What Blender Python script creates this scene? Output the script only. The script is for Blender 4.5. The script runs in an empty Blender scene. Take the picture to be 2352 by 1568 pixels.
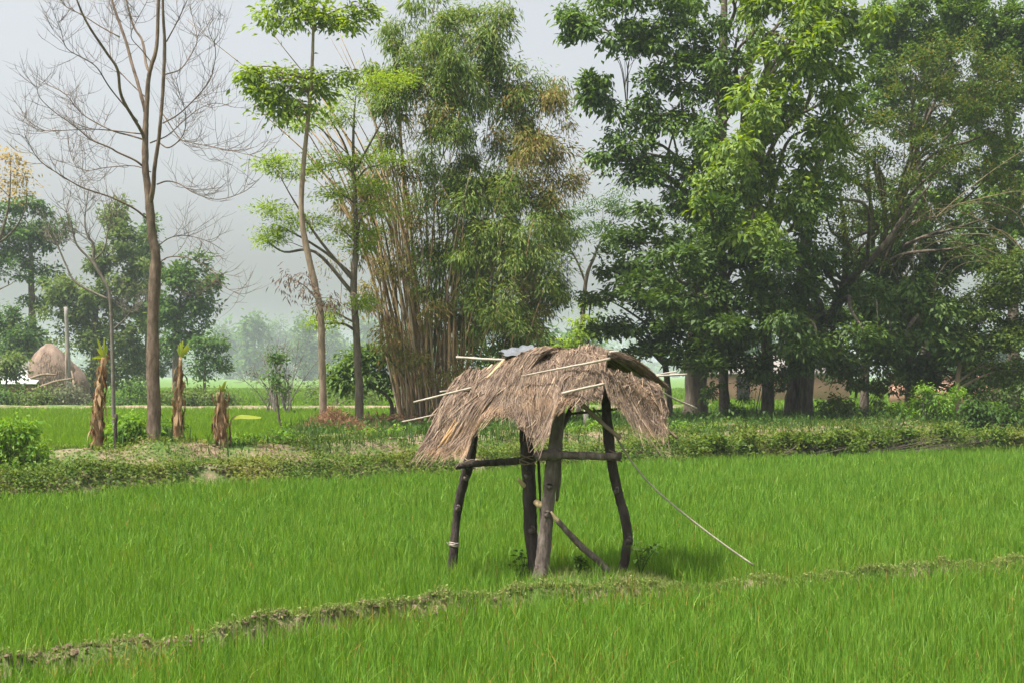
import bpy, math
import numpy as np

rng = np.random.default_rng(11)
F = 2352 * 50 / 36.0      # focal length in survey pixels
HY = 860.0                # horizon row
CH = 2.0                  # eye height


def P(X, Y, d):
    """Survey point: picture column, row and real distance -> metres."""
    return np.array([(X - 1176.0) / F * d, d, CH - (Y - HY) / F * d])


def nrm(v):
    return v / np.maximum(np.linalg.norm(v, axis=-1, keepdims=True), 1e-9)


scene = bpy.context.scene
COL = scene.collection

# ------------------------------------------------------------------ materials
def new_mat(name):
    m = bpy.data.materials.new(name)
    m.use_nodes = True
    nt = m.node_tree
    nt.nodes.clear()
    out = nt.nodes.new('ShaderNodeOutputMaterial')
    return m, nt, out


def ramp(nt, fac, stops):
    r = nt.nodes.new('ShaderNodeValToRGB')
    e = r.color_ramp.elements
    while len(e) < len(stops):
        e.new(0.5)
    for el, (p, c) in zip(e, stops):
        el.position = p
        el.color = (c[0], c[1], c[2], 1)
    nt.links.new(fac, r.inputs[0])
    return r.outputs[0]


def noise(nt, scale, detail=4, rough=0.6, coords='Object', stretch=None):
    tc = nt.nodes.new('ShaderNodeTexCoord')
    n = nt.nodes.new('ShaderNodeTexNoise')
    n.inputs['Scale'].default_value = scale
    n.inputs['Detail'].default_value = detail
    n.inputs['Roughness'].default_value = rough
    src = tc.outputs[coords]
    if stretch:
        mp = nt.nodes.new('ShaderNodeMapping')
        mp.inputs['Scale'].default_value = stretch
        nt.links.new(src, mp.inputs[0])
        src = mp.outputs[0]
    nt.links.new(src, n.inputs['Vector'])
    return n.outputs[0]


def leaf_mat(name, cols, trans=0.4, gloss=0.05, patch=None, patch2=None):
    """Leaf: each leaf takes its own tone from the ramp."""
    m, nt, out = new_mat(name)
    g = nt.nodes.new('ShaderNodeNewGeometry')
    stops = [(i / max(1, len(cols) - 1), c) for i, c in enumerate(cols)]
    col = ramp(nt, g.outputs['Random Per Island'], stops)
    for pc in (patch, patch2):
        if not pc:
            continue
        sc, c2, lo, hi = pc
        f = ramp(nt, noise(nt, sc, 3), [(lo, (0, 0, 0)), (hi, (1, 1, 1))])
        mx = nt.nodes.new('ShaderNodeMix')
        mx.data_type = 'RGBA'
        nt.links.new(f, mx.inputs[0])
        nt.links.new(col, mx.inputs[6])
        mx.inputs[7].default_value = (*c2, 1)
        col = mx.outputs[2]
    d = nt.nodes.new('ShaderNodeBsdfDiffuse')
    t = nt.nodes.new('ShaderNodeBsdfTranslucent')
    nt.links.new(col, d.inputs[0])
    hs = nt.nodes.new('ShaderNodeHueSaturation')
    hs.inputs['Hue'].default_value = 0.485
    hs.inputs['Saturation'].default_value = 1.1
    hs.inputs['Value'].default_value = 1.3
    nt.links.new(col, hs.inputs['Color'])
    nt.links.new(hs.outputs[0], t.inputs[0])
    mix = nt.nodes.new('ShaderNodeMixShader')
    mix.inputs[0].default_value = trans
    nt.links.new(d.outputs[0], mix.inputs[1])
    nt.links.new(t.outputs[0], mix.inputs[2])
    last = mix.outputs[0]
    if gloss > 0:
        gl = nt.nodes.new('ShaderNodeBsdfGlossy')
        gl.inputs['Roughness'].default_value = 0.6
        m2 = nt.nodes.new('ShaderNodeMixShader')
        m2.inputs[0].default_value = gloss * 0.4
        nt.links.new(last, m2.inputs[1])
        nt.links.new(gl.outputs[0], m2.inputs[2])
        last = m2.outputs[0]
    nt.links.new(last, out.inputs[0])
    return m


def rough_mat(name, cols, scale=6, detail=6, bump=0.3, stretch=None, rough=0.9, island=False, bscale=None):
    m, nt, out = new_mat(name)
    b = nt.nodes.new('ShaderNodeBsdfPrincipled')
    b.inputs['Roughness'].default_value = rough
    b.inputs['Specular IOR Level'].default_value = 0.2
    n = noise(nt, scale, detail, 0.65, 'Object', stretch)
    lo, hi = 0.3, 0.7
    stops = [(lo + (hi - lo) * i / max(1, len(cols) - 1), c) for i, c in enumerate(cols)]
    if island:
        g = nt.nodes.new('ShaderNodeNewGeometry')
        stops = [(i / max(1, len(cols) - 1), c) for i, c in enumerate(cols)]
        col = ramp(nt, g.outputs['Random Per Island'], stops)
    else:
        col = ramp(nt, n, stops)
    nt.links.new(col, b.inputs['Base Color'])
    if bump:
        bp = nt.nodes.new('ShaderNodeBump')
        bp.inputs['Strength'].default_value = bump
        bp.inputs['Distance'].default_value = 0.05
        nn = noise(nt, bscale or scale * 2, 5, 0.7, 'Object', stretch)
        nt.links.new(nn, bp.inputs['Height'])
        nt.links.new(bp.outputs[0], b.inputs['Normal'])
    nt.links.new(b.outputs[0], out.inputs[0])
    return m


M = {}
M['rice'] = leaf_mat('rice blade', [(0.0547, 0.1391, 0.0115), (0.0969, 0.2140, 0.0199), (0.1391, 0.2729, 0.0284), (0.0889, 0.1926, 0.0179), (0.2280, 0.3424, 0.0525)],
                     0.4, 0.03, patch=(0.9, (0.20, 0.24, 0.03), 0.56, 0.95))
M['rice_far'] = leaf_mat('far rice blade', [(0.09, 0.19, 0.015), (0.14, 0.25, 0.02), (0.18, 0.29, 0.03)], 0.4, 0.0)
M['rice_dry'] = leaf_mat('yellowed rice blade', [(0.28, 0.16, 0.05), (0.32, 0.24, 0.06), (0.20, 0.20, 0.04)], 0.35, 0.0)
M['bund_grass'] = leaf_mat('short bund grass', [(0.06, 0.12, 0.02), (0.14, 0.20, 0.05), (0.28, 0.30, 0.11), (0.10, 0.16, 0.035)], 0.35, 0.0)
M['creeper'] = leaf_mat('creeper leaf', [(0.0246, 0.0607, 0.0085), (0.0616, 0.1196, 0.0136), (0.1320, 0.1840, 0.0238), (0.0440, 0.0920, 0.0119)], 0.35, 0.03,
                        patch=(0.8, (0.20, 0.205, 0.04), 0.48, 0.8))
M['shade_herb'] = leaf_mat('undergrowth leaf', [(0.0252, 0.0612, 0.0130), (0.0504, 0.1080, 0.0180), (0.0720, 0.1368, 0.0216)], 0.4, 0.03)
M['weed'] = leaf_mat('bright weed leaf', [(0.08, 0.19, 0.02), (0.14, 0.27, 0.03), (0.20, 0.32, 0.04)], 0.45, 0.03)
M['broad'] = leaf_mat('glossy broad leaf', [(0.0342, 0.0842, 0.0116), (0.0684, 0.1403, 0.0162), (0.1368, 0.2232, 0.0255), (0.0546, 0.1147, 0.0151)], 0.34, 0.06)
M['bright'] = leaf_mat('bright drooping leaf', [(0.0504, 0.1113, 0.0120), (0.1232, 0.2120, 0.0180), (0.2240, 0.3074, 0.0280), (0.0840, 0.1590, 0.0160)], 0.45, 0.07)
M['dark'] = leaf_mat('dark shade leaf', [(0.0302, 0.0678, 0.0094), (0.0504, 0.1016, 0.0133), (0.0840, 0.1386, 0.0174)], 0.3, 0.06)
M['olive'] = leaf_mat('olive leaf', [(0.04, 0.085, 0.016), (0.07, 0.125, 0.02), (0.12, 0.16, 0.028), (0.05, 0.10, 0.018), (0.20, 0.175, 0.04)], 0.4, 0.02)
M['bush'] = leaf_mat('small round leaf', [(0.035, 0.07, 0.012), (0.065, 0.11, 0.018), (0.11, 0.155, 0.025), (0.05, 0.09, 0.015)], 0.35, 0.03)
M['feather'] = leaf_mat('pale feathery leaf', [(0.13, 0.22, 0.028), (0.20, 0.30, 0.035), (0.27, 0.36, 0.05), (0.12, 0.21, 0.03)], 0.48, 0.0)
M['silk'] = leaf_mat('yellow green whorled leaf', [(0.1092, 0.1872, 0.0156), (0.1872, 0.2808, 0.0273), (0.2496, 0.3354, 0.0390), (0.0780, 0.1404, 0.0156)], 0.48, 0.03)
M['bamboo'] = leaf_mat('bamboo leaf', [(0.0660, 0.1320, 0.0216), (0.1200, 0.2040, 0.0300), (0.2040, 0.2640, 0.0420), (0.0900, 0.1680, 0.0240), (0.2520, 0.2640, 0.0600)], 0.42, 0.05)
M['bamboo_dry'] = leaf_mat('dry bamboo leaf', [(0.13, 0.15, 0.03), (0.20, 0.18, 0.045), (0.32, 0.22, 0.09), (0.11, 0.145, 0.028), (0.18, 0.19, 0.04)], 0.4, 0.02)
M['dist'] = leaf_mat('distant tree leaf', [(0.035, 0.09, 0.022), (0.06, 0.13, 0.028), (0.09, 0.17, 0.035), (0.12, 0.18, 0.04)], 0.38, 0.02)
M['dist2'] = leaf_mat('distant olive leaf', [(0.07, 0.12, 0.03), (0.11, 0.17, 0.04), (0.16, 0.20, 0.05)], 0.38, 0.02)
M['flower'] = leaf_mat('orange yellow leaf', [(0.34, 0.25, 0.10), (0.42, 0.33, 0.14), (0.25, 0.21, 0.07)], 0.45, 0.0)
M['deadleaf'] = leaf_mat('withered leaf', [(0.12, 0.085, 0.06), (0.17, 0.12, 0.085), (0.09, 0.075, 0.05)], 0.3, 0.0)
M['twig_leaf'] = leaf_mat('sparse grey leaf', [(0.10, 0.12, 0.07), (0.16, 0.17, 0.10), (0.08, 0.10, 0.06)], 0.3, 0.0)
M['banana_leaf'] = leaf_mat('banana leaf', [(0.22, 0.30, 0.04), (0.38, 0.42, 0.05)], 0.5, 0.04)
M['bark'] = rough_mat('dark bark', [(0.045, 0.035, 0.026), (0.10, 0.08, 0.06), (0.17, 0.14, 0.11)], 7, 6, 0.8, (1, 1, 0.25))
M['bark_bare'] = rough_mat('brown bare bark', [(0.06, 0.042, 0.03), (0.14, 0.10, 0.073), (0.24, 0.175, 0.13)], 9, 7, 0.9, (1, 1, 0.35))
M['bark_pale'] = rough_mat('pale bark', [(0.1200, 0.0900, 0.0638), (0.2025, 0.1500, 0.1050), (0.2700, 0.2175, 0.1575)], 6, 6, 0.6, (1, 1, 0.3))
M['bark_yellow'] = rough_mat('yellowish bare branch', [(0.10, 0.08, 0.045), (0.20, 0.16, 0.09)], 6, 4, 0.3)
M['twig'] = rough_mat('grey twig', [(0.10, 0.085, 0.07), (0.18, 0.155, 0.13)], 8, 4, 0.2)
M['culm'] = rough_mat('weathered bamboo culm', [(0.0844, 0.0591, 0.0338), (0.2194, 0.1435, 0.0759), (0.3712, 0.2531, 0.1350), (0.1519, 0.1181, 0.0591)], 3, 5, 0.2, (1, 1, 0.3))
M['culm_pale'] = rough_mat('pale bamboo culm', [(0.1840, 0.1437, 0.0978), (0.3680, 0.2990, 0.2185)], 3, 4, 0.2, (1, 1, 0.3))
M['culm_green'] = rough_mat('greenish bamboo culm', [(0.06, 0.06, 0.025), (0.13, 0.115, 0.045)], 3, 4, 0.2, (1, 1, 0.3))
M['post'] = rough_mat('weathered timber post', [(0.0675, 0.0495, 0.0405), (0.1530, 0.1215, 0.1035), (0.2700, 0.2250, 0.1935)], 16, 8, 1.0, (1, 1, 0.28))
M['post_dark'] = rough_mat('dark timber post', [(0.0203, 0.0151, 0.0128), (0.0493, 0.0377, 0.0319), (0.0928, 0.0754, 0.0667)], 14, 8, 1.0, (1, 1, 0.28))
M['cutwood'] = rough_mat('fresh cut wood', [(0.40, 0.27, 0.13), (0.58, 0.46, 0.28)], 20, 5, 0.3)
M['cane'] = rough_mat('grey split bamboo', [(0.2160, 0.1800, 0.1368), (0.3456, 0.3024, 0.2448), (0.4320, 0.3888, 0.3312)], 14, 5, 0.3, (0.3, 1, 1))
M['thatch'] = leaf_mat('thatch straw', [(0.0630, 0.0441, 0.0315), (0.1680, 0.1187, 0.0872), (0.2835, 0.2048, 0.1522), (0.1050, 0.0766, 0.0578), (0.4200, 0.3097, 0.2100), (0.1995, 0.1439, 0.1071), (0.2625, 0.2100, 0.1733)], 0.15, 0.02,
                       patch=(2.2, (0.40, 0.25, 0.13), 0.52, 1.0), patch2=(6.5, (0.10, 0.075, 0.06), 0.48, 0.85))
M['thatch_gold'] = leaf_mat('fresh golden straw', [(0.42, 0.26, 0.12), (0.55, 0.36, 0.18), (0.62, 0.42, 0.22)], 0.15, 0.02)
M['thatch_under'] = rough_mat('matted thatch', [(0.07, 0.05, 0.035), (0.14, 0.10, 0.075), (0.22, 0.16, 0.12)], 22, 6, 1.0)
M['sheet'] = rough_mat('grey plastic sheet', [(0.07, 0.075, 0.085), (0.14, 0.15, 0.165)], 12, 4, 0.3, None, 0.5)
M['soil'] = rough_mat('dry clod soil', [(0.10, 0.065, 0.045), (0.22, 0.15, 0.11), (0.36, 0.26, 0.19)], 12, 7, 1.0)
M['hay'] = rough_mat('weathered hay', [(0.10, 0.07, 0.05), (0.18, 0.13, 0.10), (0.24, 0.17, 0.13)], 1.2, 8, 0.8, (1.6, 1.6, 0.5))
M['tin'] = rough_mat('pale tin roof', [(0.72, 0.74, 0.76), (0.84, 0.85, 0.86)], 3, 3, 0.05, None, 0.4)
M['oldroof'] = rough_mat('old grey roof', [(0.16, 0.145, 0.13), (0.26, 0.24, 0.22)], 3, 5, 0.4)
M['mud'] = rough_mat('pinkish mud wall', [(0.38, 0.21, 0.14), (0.50, 0.30, 0.21)], 1.2, 6, 0.3)
M['brick'] = rough_mat('reddish brick wall', [(0.26, 0.12, 0.08), (0.38, 0.20, 0.14)], 4, 6, 0.4)
M['opening'] = rough_mat('dark doorway boards', [(0.03, 0.025, 0.02), (0.06, 0.05, 0.04)], 5, 4, 0.2)
M['concrete'] = rough_mat('grey concrete post', [(0.1800, 0.1620, 0.1440), (0.2760, 0.2520, 0.2280)], 6, 5, 0.3)
M['banana_stem'] = rough_mat('papery banana stem', [(0.0840, 0.0385, 0.0210), (0.2240, 0.1330, 0.0630), (0.3850, 0.2660, 0.1540), (0.1400, 0.0770, 0.0420)], 9, 6, 1.0, (1, 1, 0.4))
M['banana_flap'] = leaf_mat('dry banana sheath', [(0.1190, 0.0638, 0.0298), (0.2550, 0.1530, 0.0765), (0.4420, 0.3145, 0.1870), (0.0680, 0.0382, 0.0213), (0.1700, 0.0935, 0.0425)], 0.25, 0.0)
M['straw'] = leaf_mat('dead weed straw', [(0.1440, 0.0792, 0.0432), (0.2304, 0.1368, 0.0792), (0.2880, 0.1872, 0.1080)], 0.25, 0.0)


def ground_mat():
    m, nt, out = new_mat('field soil')
    b = nt.nodes.new('ShaderNodeBsdfPrincipled')
    b.inputs['Roughness'].default_value = 0.9
    b.inputs['Specular IOR Level'].default_value = 0.15
    n1 = noise(nt, 1.6, 7, 0.7)
    soil = ramp(nt, noise(nt, 5, 7, 0.7), [(0.3, (0.10, 0.075, 0.05)), (0.5, (0.22, 0.16, 0.11)), (0.68, (0.36, 0.27, 0.19))])
    green = ramp(nt, noise(nt, 9, 5, 0.7), [(0.3, (0.045, 0.085, 0.02)), (0.7, (0.12, 0.19, 0.04))])
    f = ramp(nt, n1, [(0.42, (1, 1, 1)), (0.58, (0, 0, 0))])
    mx = nt.nodes.new('ShaderNodeMix')
    mx.data_type = 'RGBA'
    nt.links.new(f, mx.inputs[0])
    nt.links.new(soil, mx.inputs[6])
    nt.links.new(green, mx.inputs[7])
    # low paddies are wet dark mud, raised banks are dry
    pos = nt.nodes.new('ShaderNodeNewGeometry')
    sx = nt.nodes.new('ShaderNodeSeparateXYZ')
    nt.links.new(pos.outputs['Position'], sx.inputs[0])
    hf = ramp(nt, sx.outputs[2], [(0.03, (0, 0, 0)), (0.09, (1, 1, 1))])
    m2 = nt.nodes.new('ShaderNodeMix')
    m2.data_type = 'RGBA'
    nt.links.new(hf, m2.inputs[0])
    mud = ramp(nt, noise(nt, 0.7, 6, 0.7), [(0.3, (0.06, 0.12, 0.02)), (0.7, (0.10, 0.18, 0.03))])
    nt.links.new(mud, m2.inputs[6])
    nt.links.new(mx.outputs[2], m2.inputs[7])
    nt.links.new(m2.outputs[2], b.inputs['Base Color'])
    bp = nt.nodes.new('ShaderNodeBump')
    bp.inputs['Strength'].default_value = 0.8
    bp.inputs['Distance'].default_value = 0.06
    nt.links.new(noise(nt, 14, 6, 0.75), bp.inputs['Height'])
    nt.links.new(bp.outputs[0], b.inputs['Normal'])
    nt.links.new(b.outputs[0], out.inputs[0])
    return m


M['ground'] = ground_mat()

# ------------------------------------------------------------------ mesh tools
class MB:
    def __init__(self):
        self.V, self.Q, self.T, self.n = [], [], [], 0

    def add(self, v, q=None, t=None):
        v = np.asarray(v, dtype=np.float64).reshape(-1, 3)
        if q is not None and len(q):
            self.Q.append(np.asarray(q, dtype=np.int64) + self.n)
        if t is not None and len(t):
            self.T.append(np.asarray(t, dtype=np.int64) + self.n)
        self.V.append(v)
        self.n += len(v)
        return self

    def build(self, name, mat, parent=None, smooth=False):
        V = np.concatenate(self.V) if self.V else np.zeros((0, 3))
        if parent is not None:
            org = np.zeros(3)
            p = parent
            while p is not None:
                org += np.array(p.location)
                p = p.parent
            V = V - org
        Q = np.concatenate(self.Q) if self.Q else np.zeros((0, 4), int)
        T = np.concatenate(self.T) if self.T else np.zeros((0, 3), int)
        me = bpy.data.meshes.new(name)
        me.vertices.add(len(V))
        me.vertices.foreach_set('co', V.astype(np.float32).ravel())
        nl = Q.size + T.size
        me.loops.add(nl)
        me.loops.foreach_set('vertex_index', np.concatenate([Q.ravel(), T.ravel()]).astype(np.int32))
        me.polygons.add(len(Q) + len(T))
        st = np.concatenate([np.arange(len(Q)) * 4, Q.size + np.arange(len(T)) * 3]).astype(np.int32)
        me.polygons.foreach_set('loop_start', st)
        if smooth:
            me.polygons.foreach_set('use_smooth', np.ones(len(st), dtype=bool))
        me.update(calc_edges=True)
        me.materials.append(mat)
        o = bpy.data.objects.new(name, me)
        COL.objects.link(o)
        if parent is not None:
            o.parent = parent
        return o


def catmull(pts, n=5):
    pts = np.asarray(pts, float)
    if len(pts) < 3:
        t = np.linspace(0, 1, n + 1)[:, None]
        return pts[0] * (1 - t) + pts[-1] * t
    p = np.vstack([2 * pts[0] - pts[1], pts, 2 * pts[-1] - pts[-2]])
    out = []
    for i in range(1, len(p) - 2):
        for k in range(n):
            t = k / n
            a, b, c, d = p[i - 1], p[i], p[i + 1], p[i + 2]
            out.append(0.5 * (2 * b + (c - a) * t + (2 * a - 5 * b + 4 * c - d) * t * t + (3 * b - a - 3 * c + d) * t ** 3))
    out.append(pts[-1])
    return np.array(out)


def tube(mb, pts, r, k=6, lump=0.0):
    pts = np.asarray(pts, float)
    n = len(pts)
    r = np.broadcast_to(np.asarray(r, float), (n,)) if np.ndim(r) == 0 else np.interp(np.linspace(0, 1, n), np.linspace(0, 1, len(r)), r)
    tg = nrm(np.gradient(pts, axis=0))
    ref = np.array([0.31, 0.85, 0.12]) if abs(tg[:, 2]).mean() > 0.6 else np.array([0.1, 0.2, 1.0])
    s = nrm(np.cross(tg, ref))
    u = np.cross(s, tg)
    a = np.arange(k) * 2 * np.pi / k
    rr = r[:, None] * np.ones(k)
    if lump:
        rr = rr * (1 + lump * rng.normal(0, 1, (n, k)))
    v = pts[:, None] + rr[..., None] * (np.cos(a)[None, :, None] * s[:, None] + np.sin(a)[None, :, None] * u[:, None])
    v = v.reshape(-1, 3)
    i = np.arange(n - 1)[:, None] * k
    j = np.arange(k)[None]
    q = np.stack([i + j, i + (j + 1) % k, i + k + (j + 1) % k, i + k + j], -1).reshape(-1, 4)
    v = np.vstack([v, pts[0], pts[-1]])
    c0, c1 = n * k, n * k + 1
    jj = np.arange(k)
    t = np.vstack([np.stack([np.full(k, c0), (jj + 1) % k, jj], -1),
                   np.stack([np.full(k, c1), (n - 1) * k + jj, (n - 1) * k + (jj + 1) % k], -1)])
    mb.add(v, q, t)


def box(mb, c, sx, sy, sz, rz=0.0):
    c = np.asarray(c, float)
    g = np.array([[x, y, z] for x in (-1, 1) for y in (-1, 1) for z in (-1, 1)], float) * np.array([sx, sy, sz]) / 2
    R = np.array([[math.cos(rz), -math.sin(rz), 0], [math.sin(rz), math.cos(rz), 0], [0, 0, 1]])
    v = g @ R.T + c
    q = [(0, 1, 3, 2), (4, 6, 7, 5), (0, 4, 5, 1), (2, 3, 7, 6), (0, 2, 6, 4), (1, 5, 7, 3)]
    mb.add(v, q)


def leaves(mb, pos, dr, up, L, W, fold=0.15, curl=0.12):
    """One rhombic leaf, slightly folded and curled, per row."""
    n = len(pos)
    L = np.broadcast_to(L, (n,))[:, None]
    W = np.broadcast_to(W, (n,))[:, None]
    dr = nrm(dr)
    sd = nrm(np.cross(dr, up))
    nn = np.cross(sd, dr)
    a = pos
    b = pos + dr * L * 0.45 + sd * W * 0.5 + nn * W * fold
    c = pos + dr * L - nn * L * curl
    d = pos + dr * L * 0.45 - sd * W * 0.5 + nn * W * fold
    v = np.stack([a, b, c, d], 1).reshape(-1, 3)
    q = np.arange(n * 4).reshape(-1, 4)
    mb.add(v, q)


def blades(mb, pos, h, w, lean, seg_bend=0.5):
    """Grass blades: two-step tapered strips bending over."""
    n = len(pos)
    h = np.broadcast_to(h, (n,))
    w = np.broadcast_to(w, (n,))
    az = rng.uniform(0, 2 * np.pi, n)
    d = np.stack([np.cos(az), np.sin(az), np.zeros(n)], -1)
    fz = rng.uniform(0, 2 * np.pi, n)
    s = np.stack([np.cos(fz), np.sin(fz), np.zeros(n)], -1)
    ln = np.abs(rng.normal(0, lean, n))
    p1 = pos + np.stack([np.zeros(n), np.zeros(n), h * 0.55], -1) + d * (h * ln * 0.35)[:, None]
    p2 = pos + np.stack([np.zeros(n), np.zeros(n), h * (1 - 0.35 * np.minimum(ln, 1.2))], -1) + d * (h * ln)[:, None]
    sw = s * (w / 2)[:, None]
    v = np.stack([pos - sw, pos + sw, p1 + sw * 0.85, p1 - sw * 0.85, p2], 1).reshape(-1, 3)
    i = np.arange(n)[:, None] * 5
    mb.add(v, i + np.array([0, 1, 2, 3]), i + np.array([3, 2, 4]))


def empty(name, loc, label, cat, group=None):
    o = bpy.data.objects.new(name, None)
    o.empty_display_size = 0.3
    o.location = [float(v) for v in loc]
    COL.objects.link(o)
    o['label'] = label
    o['category'] = cat
    if group:
        o['group'] = group
    return o


def tag(o, label=None, cat=None, group=None, kind=None):
    if label: o['label'] = label
    if cat: o['category'] = cat
    if group: o['group'] = group
    if kind: o['kind'] = kind
    return o


# ------------------------------------------------------------------ terrain
BX = np.array([-40, -14, -7.85, -4.4, -1.03, 4.0, 12.85, 26, 50])
BY = np.array([10, 17.9, 21.8, 24.2, 26.6, 30.9, 35.7, 41, 50])
NX = np.array([(X - 1176) / F * (1.74 * F / (Y - HY)) for X, Y in
               [(-300, 1512), (0, 1482), (200, 1458), (430, 1428), (700, 1388), (900, 1362), (1200, 1334), (1400, 1320), (1560, 1311), (1730, 1300), (2000, 1283), (2352, 1260), (2800, 1235)]])
NY = np.array([1.74 * F / (Y - HY) for Y in [1512, 1482, 1458, 1428, 1388, 1362, 1334, 1320, 1311, 1300, 1283, 1260, 1235]])


def sstep(a, b, x):
    t = np.clip((x - a) / (b - a), 0, 1)
    return t * t * (3 - 2 * t)


def wob(x, y, s, ph=0.0):
    return (np.sin(x * s * 1.3 + ph + 1.7 * np.sin(y * s * 0.7)) + np.sin(y * s * 1.7 + 2.1 * ph + 1.3 * np.sin(x * s * 0.9 + ph))) * 0.5


def near_bund(x, y):
    return y - np.interp(x, NX, NY)


def bank_s(x, y):
    return y - np.interp(x, BX, BY) - 0.25 * wob(x, y * 0, 0.9, 1.0)


def terrain(x, y):
    x = np.asarray(x, float)
    y = np.asarray(y, float)
    s = bank_s(x, y)
    r = x / np.maximum(y, 1)
    right = sstep(-0.175, -0.125, r)
    back = 6.0 * (1 - right) + right * (np.where(r < 0.03, 47.0, 47 + 7 * sstep(0.03, 0.12, r)) - (y - s))
    ridge = 0.40 * sstep(0, 0.8, s) - 0.10 * sstep(1.2, 2.4, s) + 0.32 * sstep(2.8, 4.4, s) - 0.10 * right * sstep(6, 9, s)
    z = ridge * (1 - sstep(back - 0.6, back + 0.6, s))
    z = z * (1 + 0.16 * wob(x, y, 1.9, 0.3)) + 0.03 * wob(x, y, 4.3, 2.0) * (z > 0.05)
    n = near_bund(x, y) + 0.05 * wob(x, y * 0, 2.3, 0.5)
    hb = 0.175 + 0.03 * wob(x, y * 0, 2.7, 1.2) + 0.03 * wob(x, y * 0, 7.1, 0.2)
    hb = hb * np.where((x > 1.3) & (x < 2.15), 0.55, 1.0) * (1 - 0.25 * sstep(0.5, 1.5, x))
    n = n + 0.04 * wob(x, y, 9.0, 0.7)
    hb = hb + 0.03 * wob(x, y, 13.0, 0.4) + 0.02 * wob(x, y, 23.0, 1.4)
    wd = 0.15 + 0.025 * wob(x, 0 * y, 1.5)
    b = hb * np.exp(-(n / wd) ** 4)
    # trodden mound the shelter stands on
    b = np.maximum(b, 0.18 * np.exp(-((x - 0.75) / 0.75) ** 4 - ((y - 13.0) / 0.42) ** 4))
    z = z + b
    fb = y - 78 - 1.5 * wob(x, 0 * y, 0.12)
    z = z + 0.35 * np.exp(-(fb / 0.8) ** 2) * (r < 0.12)
    return z


def axis_steps(stops):
    out = [stops[0][0]]
    for (a, b, st) in stops:
        k = max(1, int(round((b - a) / st)))
        out += list(np.linspace(a, b, k + 1)[1:])
    return np.array(out)


ys = axis_steps([(-2100, -200, 300), (-200, -5, 30), (-5, 7, 2), (7, 16, 0.07), (16, 19, 0.3), (19, 45, 0.2), (45, 90, 0.7), (90, 400, 15), (400, 2100, 170)])
us = axis_steps([(-60, -4, 8), (-4, -0.6, 0.2), (-0.6, -0.44, 0.02), (-0.44, 0.44, 0.0052), (0.44, 0.6, 0.02), (0.6, 4, 0.2), (4, 60, 8)])
sc = np.clip(np.abs(ys), 14, 60)
gx = us[None, :] * sc[:, None]
gx = np.clip(gx, -2100, 2100)
gy = np.repeat(ys[:, None], len(us), 1)
gz = terrain(gx, gy)
ny, nx = gx.shape
idx = np.arange(ny * nx).reshape(ny, nx)
q = np.stack([idx[:-1, :-1], idx[:-1, 1:], idx[1:, 1:], idx[1:, :-1]], -1).reshape(-1, 4)
g = MB().add(np.stack([gx, gy, gz], -1).reshape(-1, 3), q).build('ground', M['ground'], None, True)
tag(g, 'flat farmland soil with low earth banks', 'ground', kind='structure')


def scatter(n, ymin, ymax, margin=1.2, half=0.385):
    """Random ground points, uniform by area, in the visible wedge plus a margin."""
    y = np.sqrt(rng.uniform(ymin ** 2, ymax ** 2, n))
    x = rng.uniform(-1, 1, n) * (half * y + margin)
    return x, y


def rice(mb, ymin, ymax, per_m2, h, w, keep, dry=None, dry_frac=0.0):
    area = 0.385 * (ymax ** 2 - ymin ** 2) + 2 * 1.2 * (ymax - ymin)
    nt_ = int(area * per_m2 / 6)
    x, y = scatter(nt_, ymin, ymax)
    k = keep(x, y)
    x, y = x[k], y[k]
    x = np.repeat(x, 6) + rng.normal(0, 0.035, len(x) * 6)
    y = np.repeat(y, 6) + rng.normal(0, 0.035, len(y) * 6)
    n = len(x)
    pos = np.stack([x, y, terrain(x, y) - 0.01], -1)
    hh = h * rng.uniform(0.55, 1.3, n) * (1 + 0.10 * wob(x, y, 0.8) + 0.06 * wob(x, y, 2.6, 1))
    ww = w * rng.uniform(0.7, 1.25, n)
    if dry is not None:
        p = dry_frac * (1 + 1.5 * (wob(x, y, 1.7, 3.0) > 0.35)) * (1 + 2 * (np.abs(near_bund(x, y)) < 0.6))
        dk = rng.uniform(0, 1, n) < p
        blades(dry, pos[dk], hh[dk] * 0.9, ww[dk], 0.5)
        pos, hh, ww = pos[~dk], hh[~dk], ww[~dk]
    blades(mb, pos, hh, ww, 0.34)


front, mid, dry = MB(), MB(), MB()
kf = lambda x, y: near_bund(x, y) < -0.17
km = lambda x, y: (near_bund(x, y) > 0.16) & (bank_s(x, y) < -0.12) & ~((np.abs(x - 0.75) < 0.72) & (np.abs(y - 13.0) < 0.36))
rice(front, 7.4, 10.5, 1700, 0.245, 0.0064, kf, dry, 0.035)
rice(front, 10.5, 15.5, 1400, 0.245, 0.0076, kf, dry, 0.035)
rice(mid, 8.5, 14.0, 1500, 0.245, 0.0072, km, dry, 0.012)
rice(mid, 14.0, 20.0, 1000, 0.245, 0.0093, km, dry, 0.008)
rice(mid, 20.0, 28.0, 650, 0.28, 0.015, km, dry, 0.003)
rice(mid, 28.0, 40.0, 400, 0.28, 0.02, km)
tag(front.build('rice_plants', M['rice']), 'young green rice in the nearest paddy before the low bund', 'rice', kind='stuff')
tag(mid.build('rice_plants', M['rice']), 'young green rice in the paddy around the thatched shelter', 'rice', kind='stuff')
tag(dry.build('yellowed_rice', M['rice_dry']), 'scattered yellowing blades among the green rice', 'rice', kind='stuff')
far = MB()
kb = lambda x, y: (terrain(x, y) < 0.06) & (bank_s(x, y) > 5)
rice(far, 24, 50, 260, 0.28, 0.022, kb)
rice(far, 50, 76.5, 130, 0.30, 0.04, kb)
tag(far.build('rice_plants', M['rice_far']), 'bright green rice in the far paddy behind the banana stems', 'rice', kind='stuff')
far2 = MB()
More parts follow.
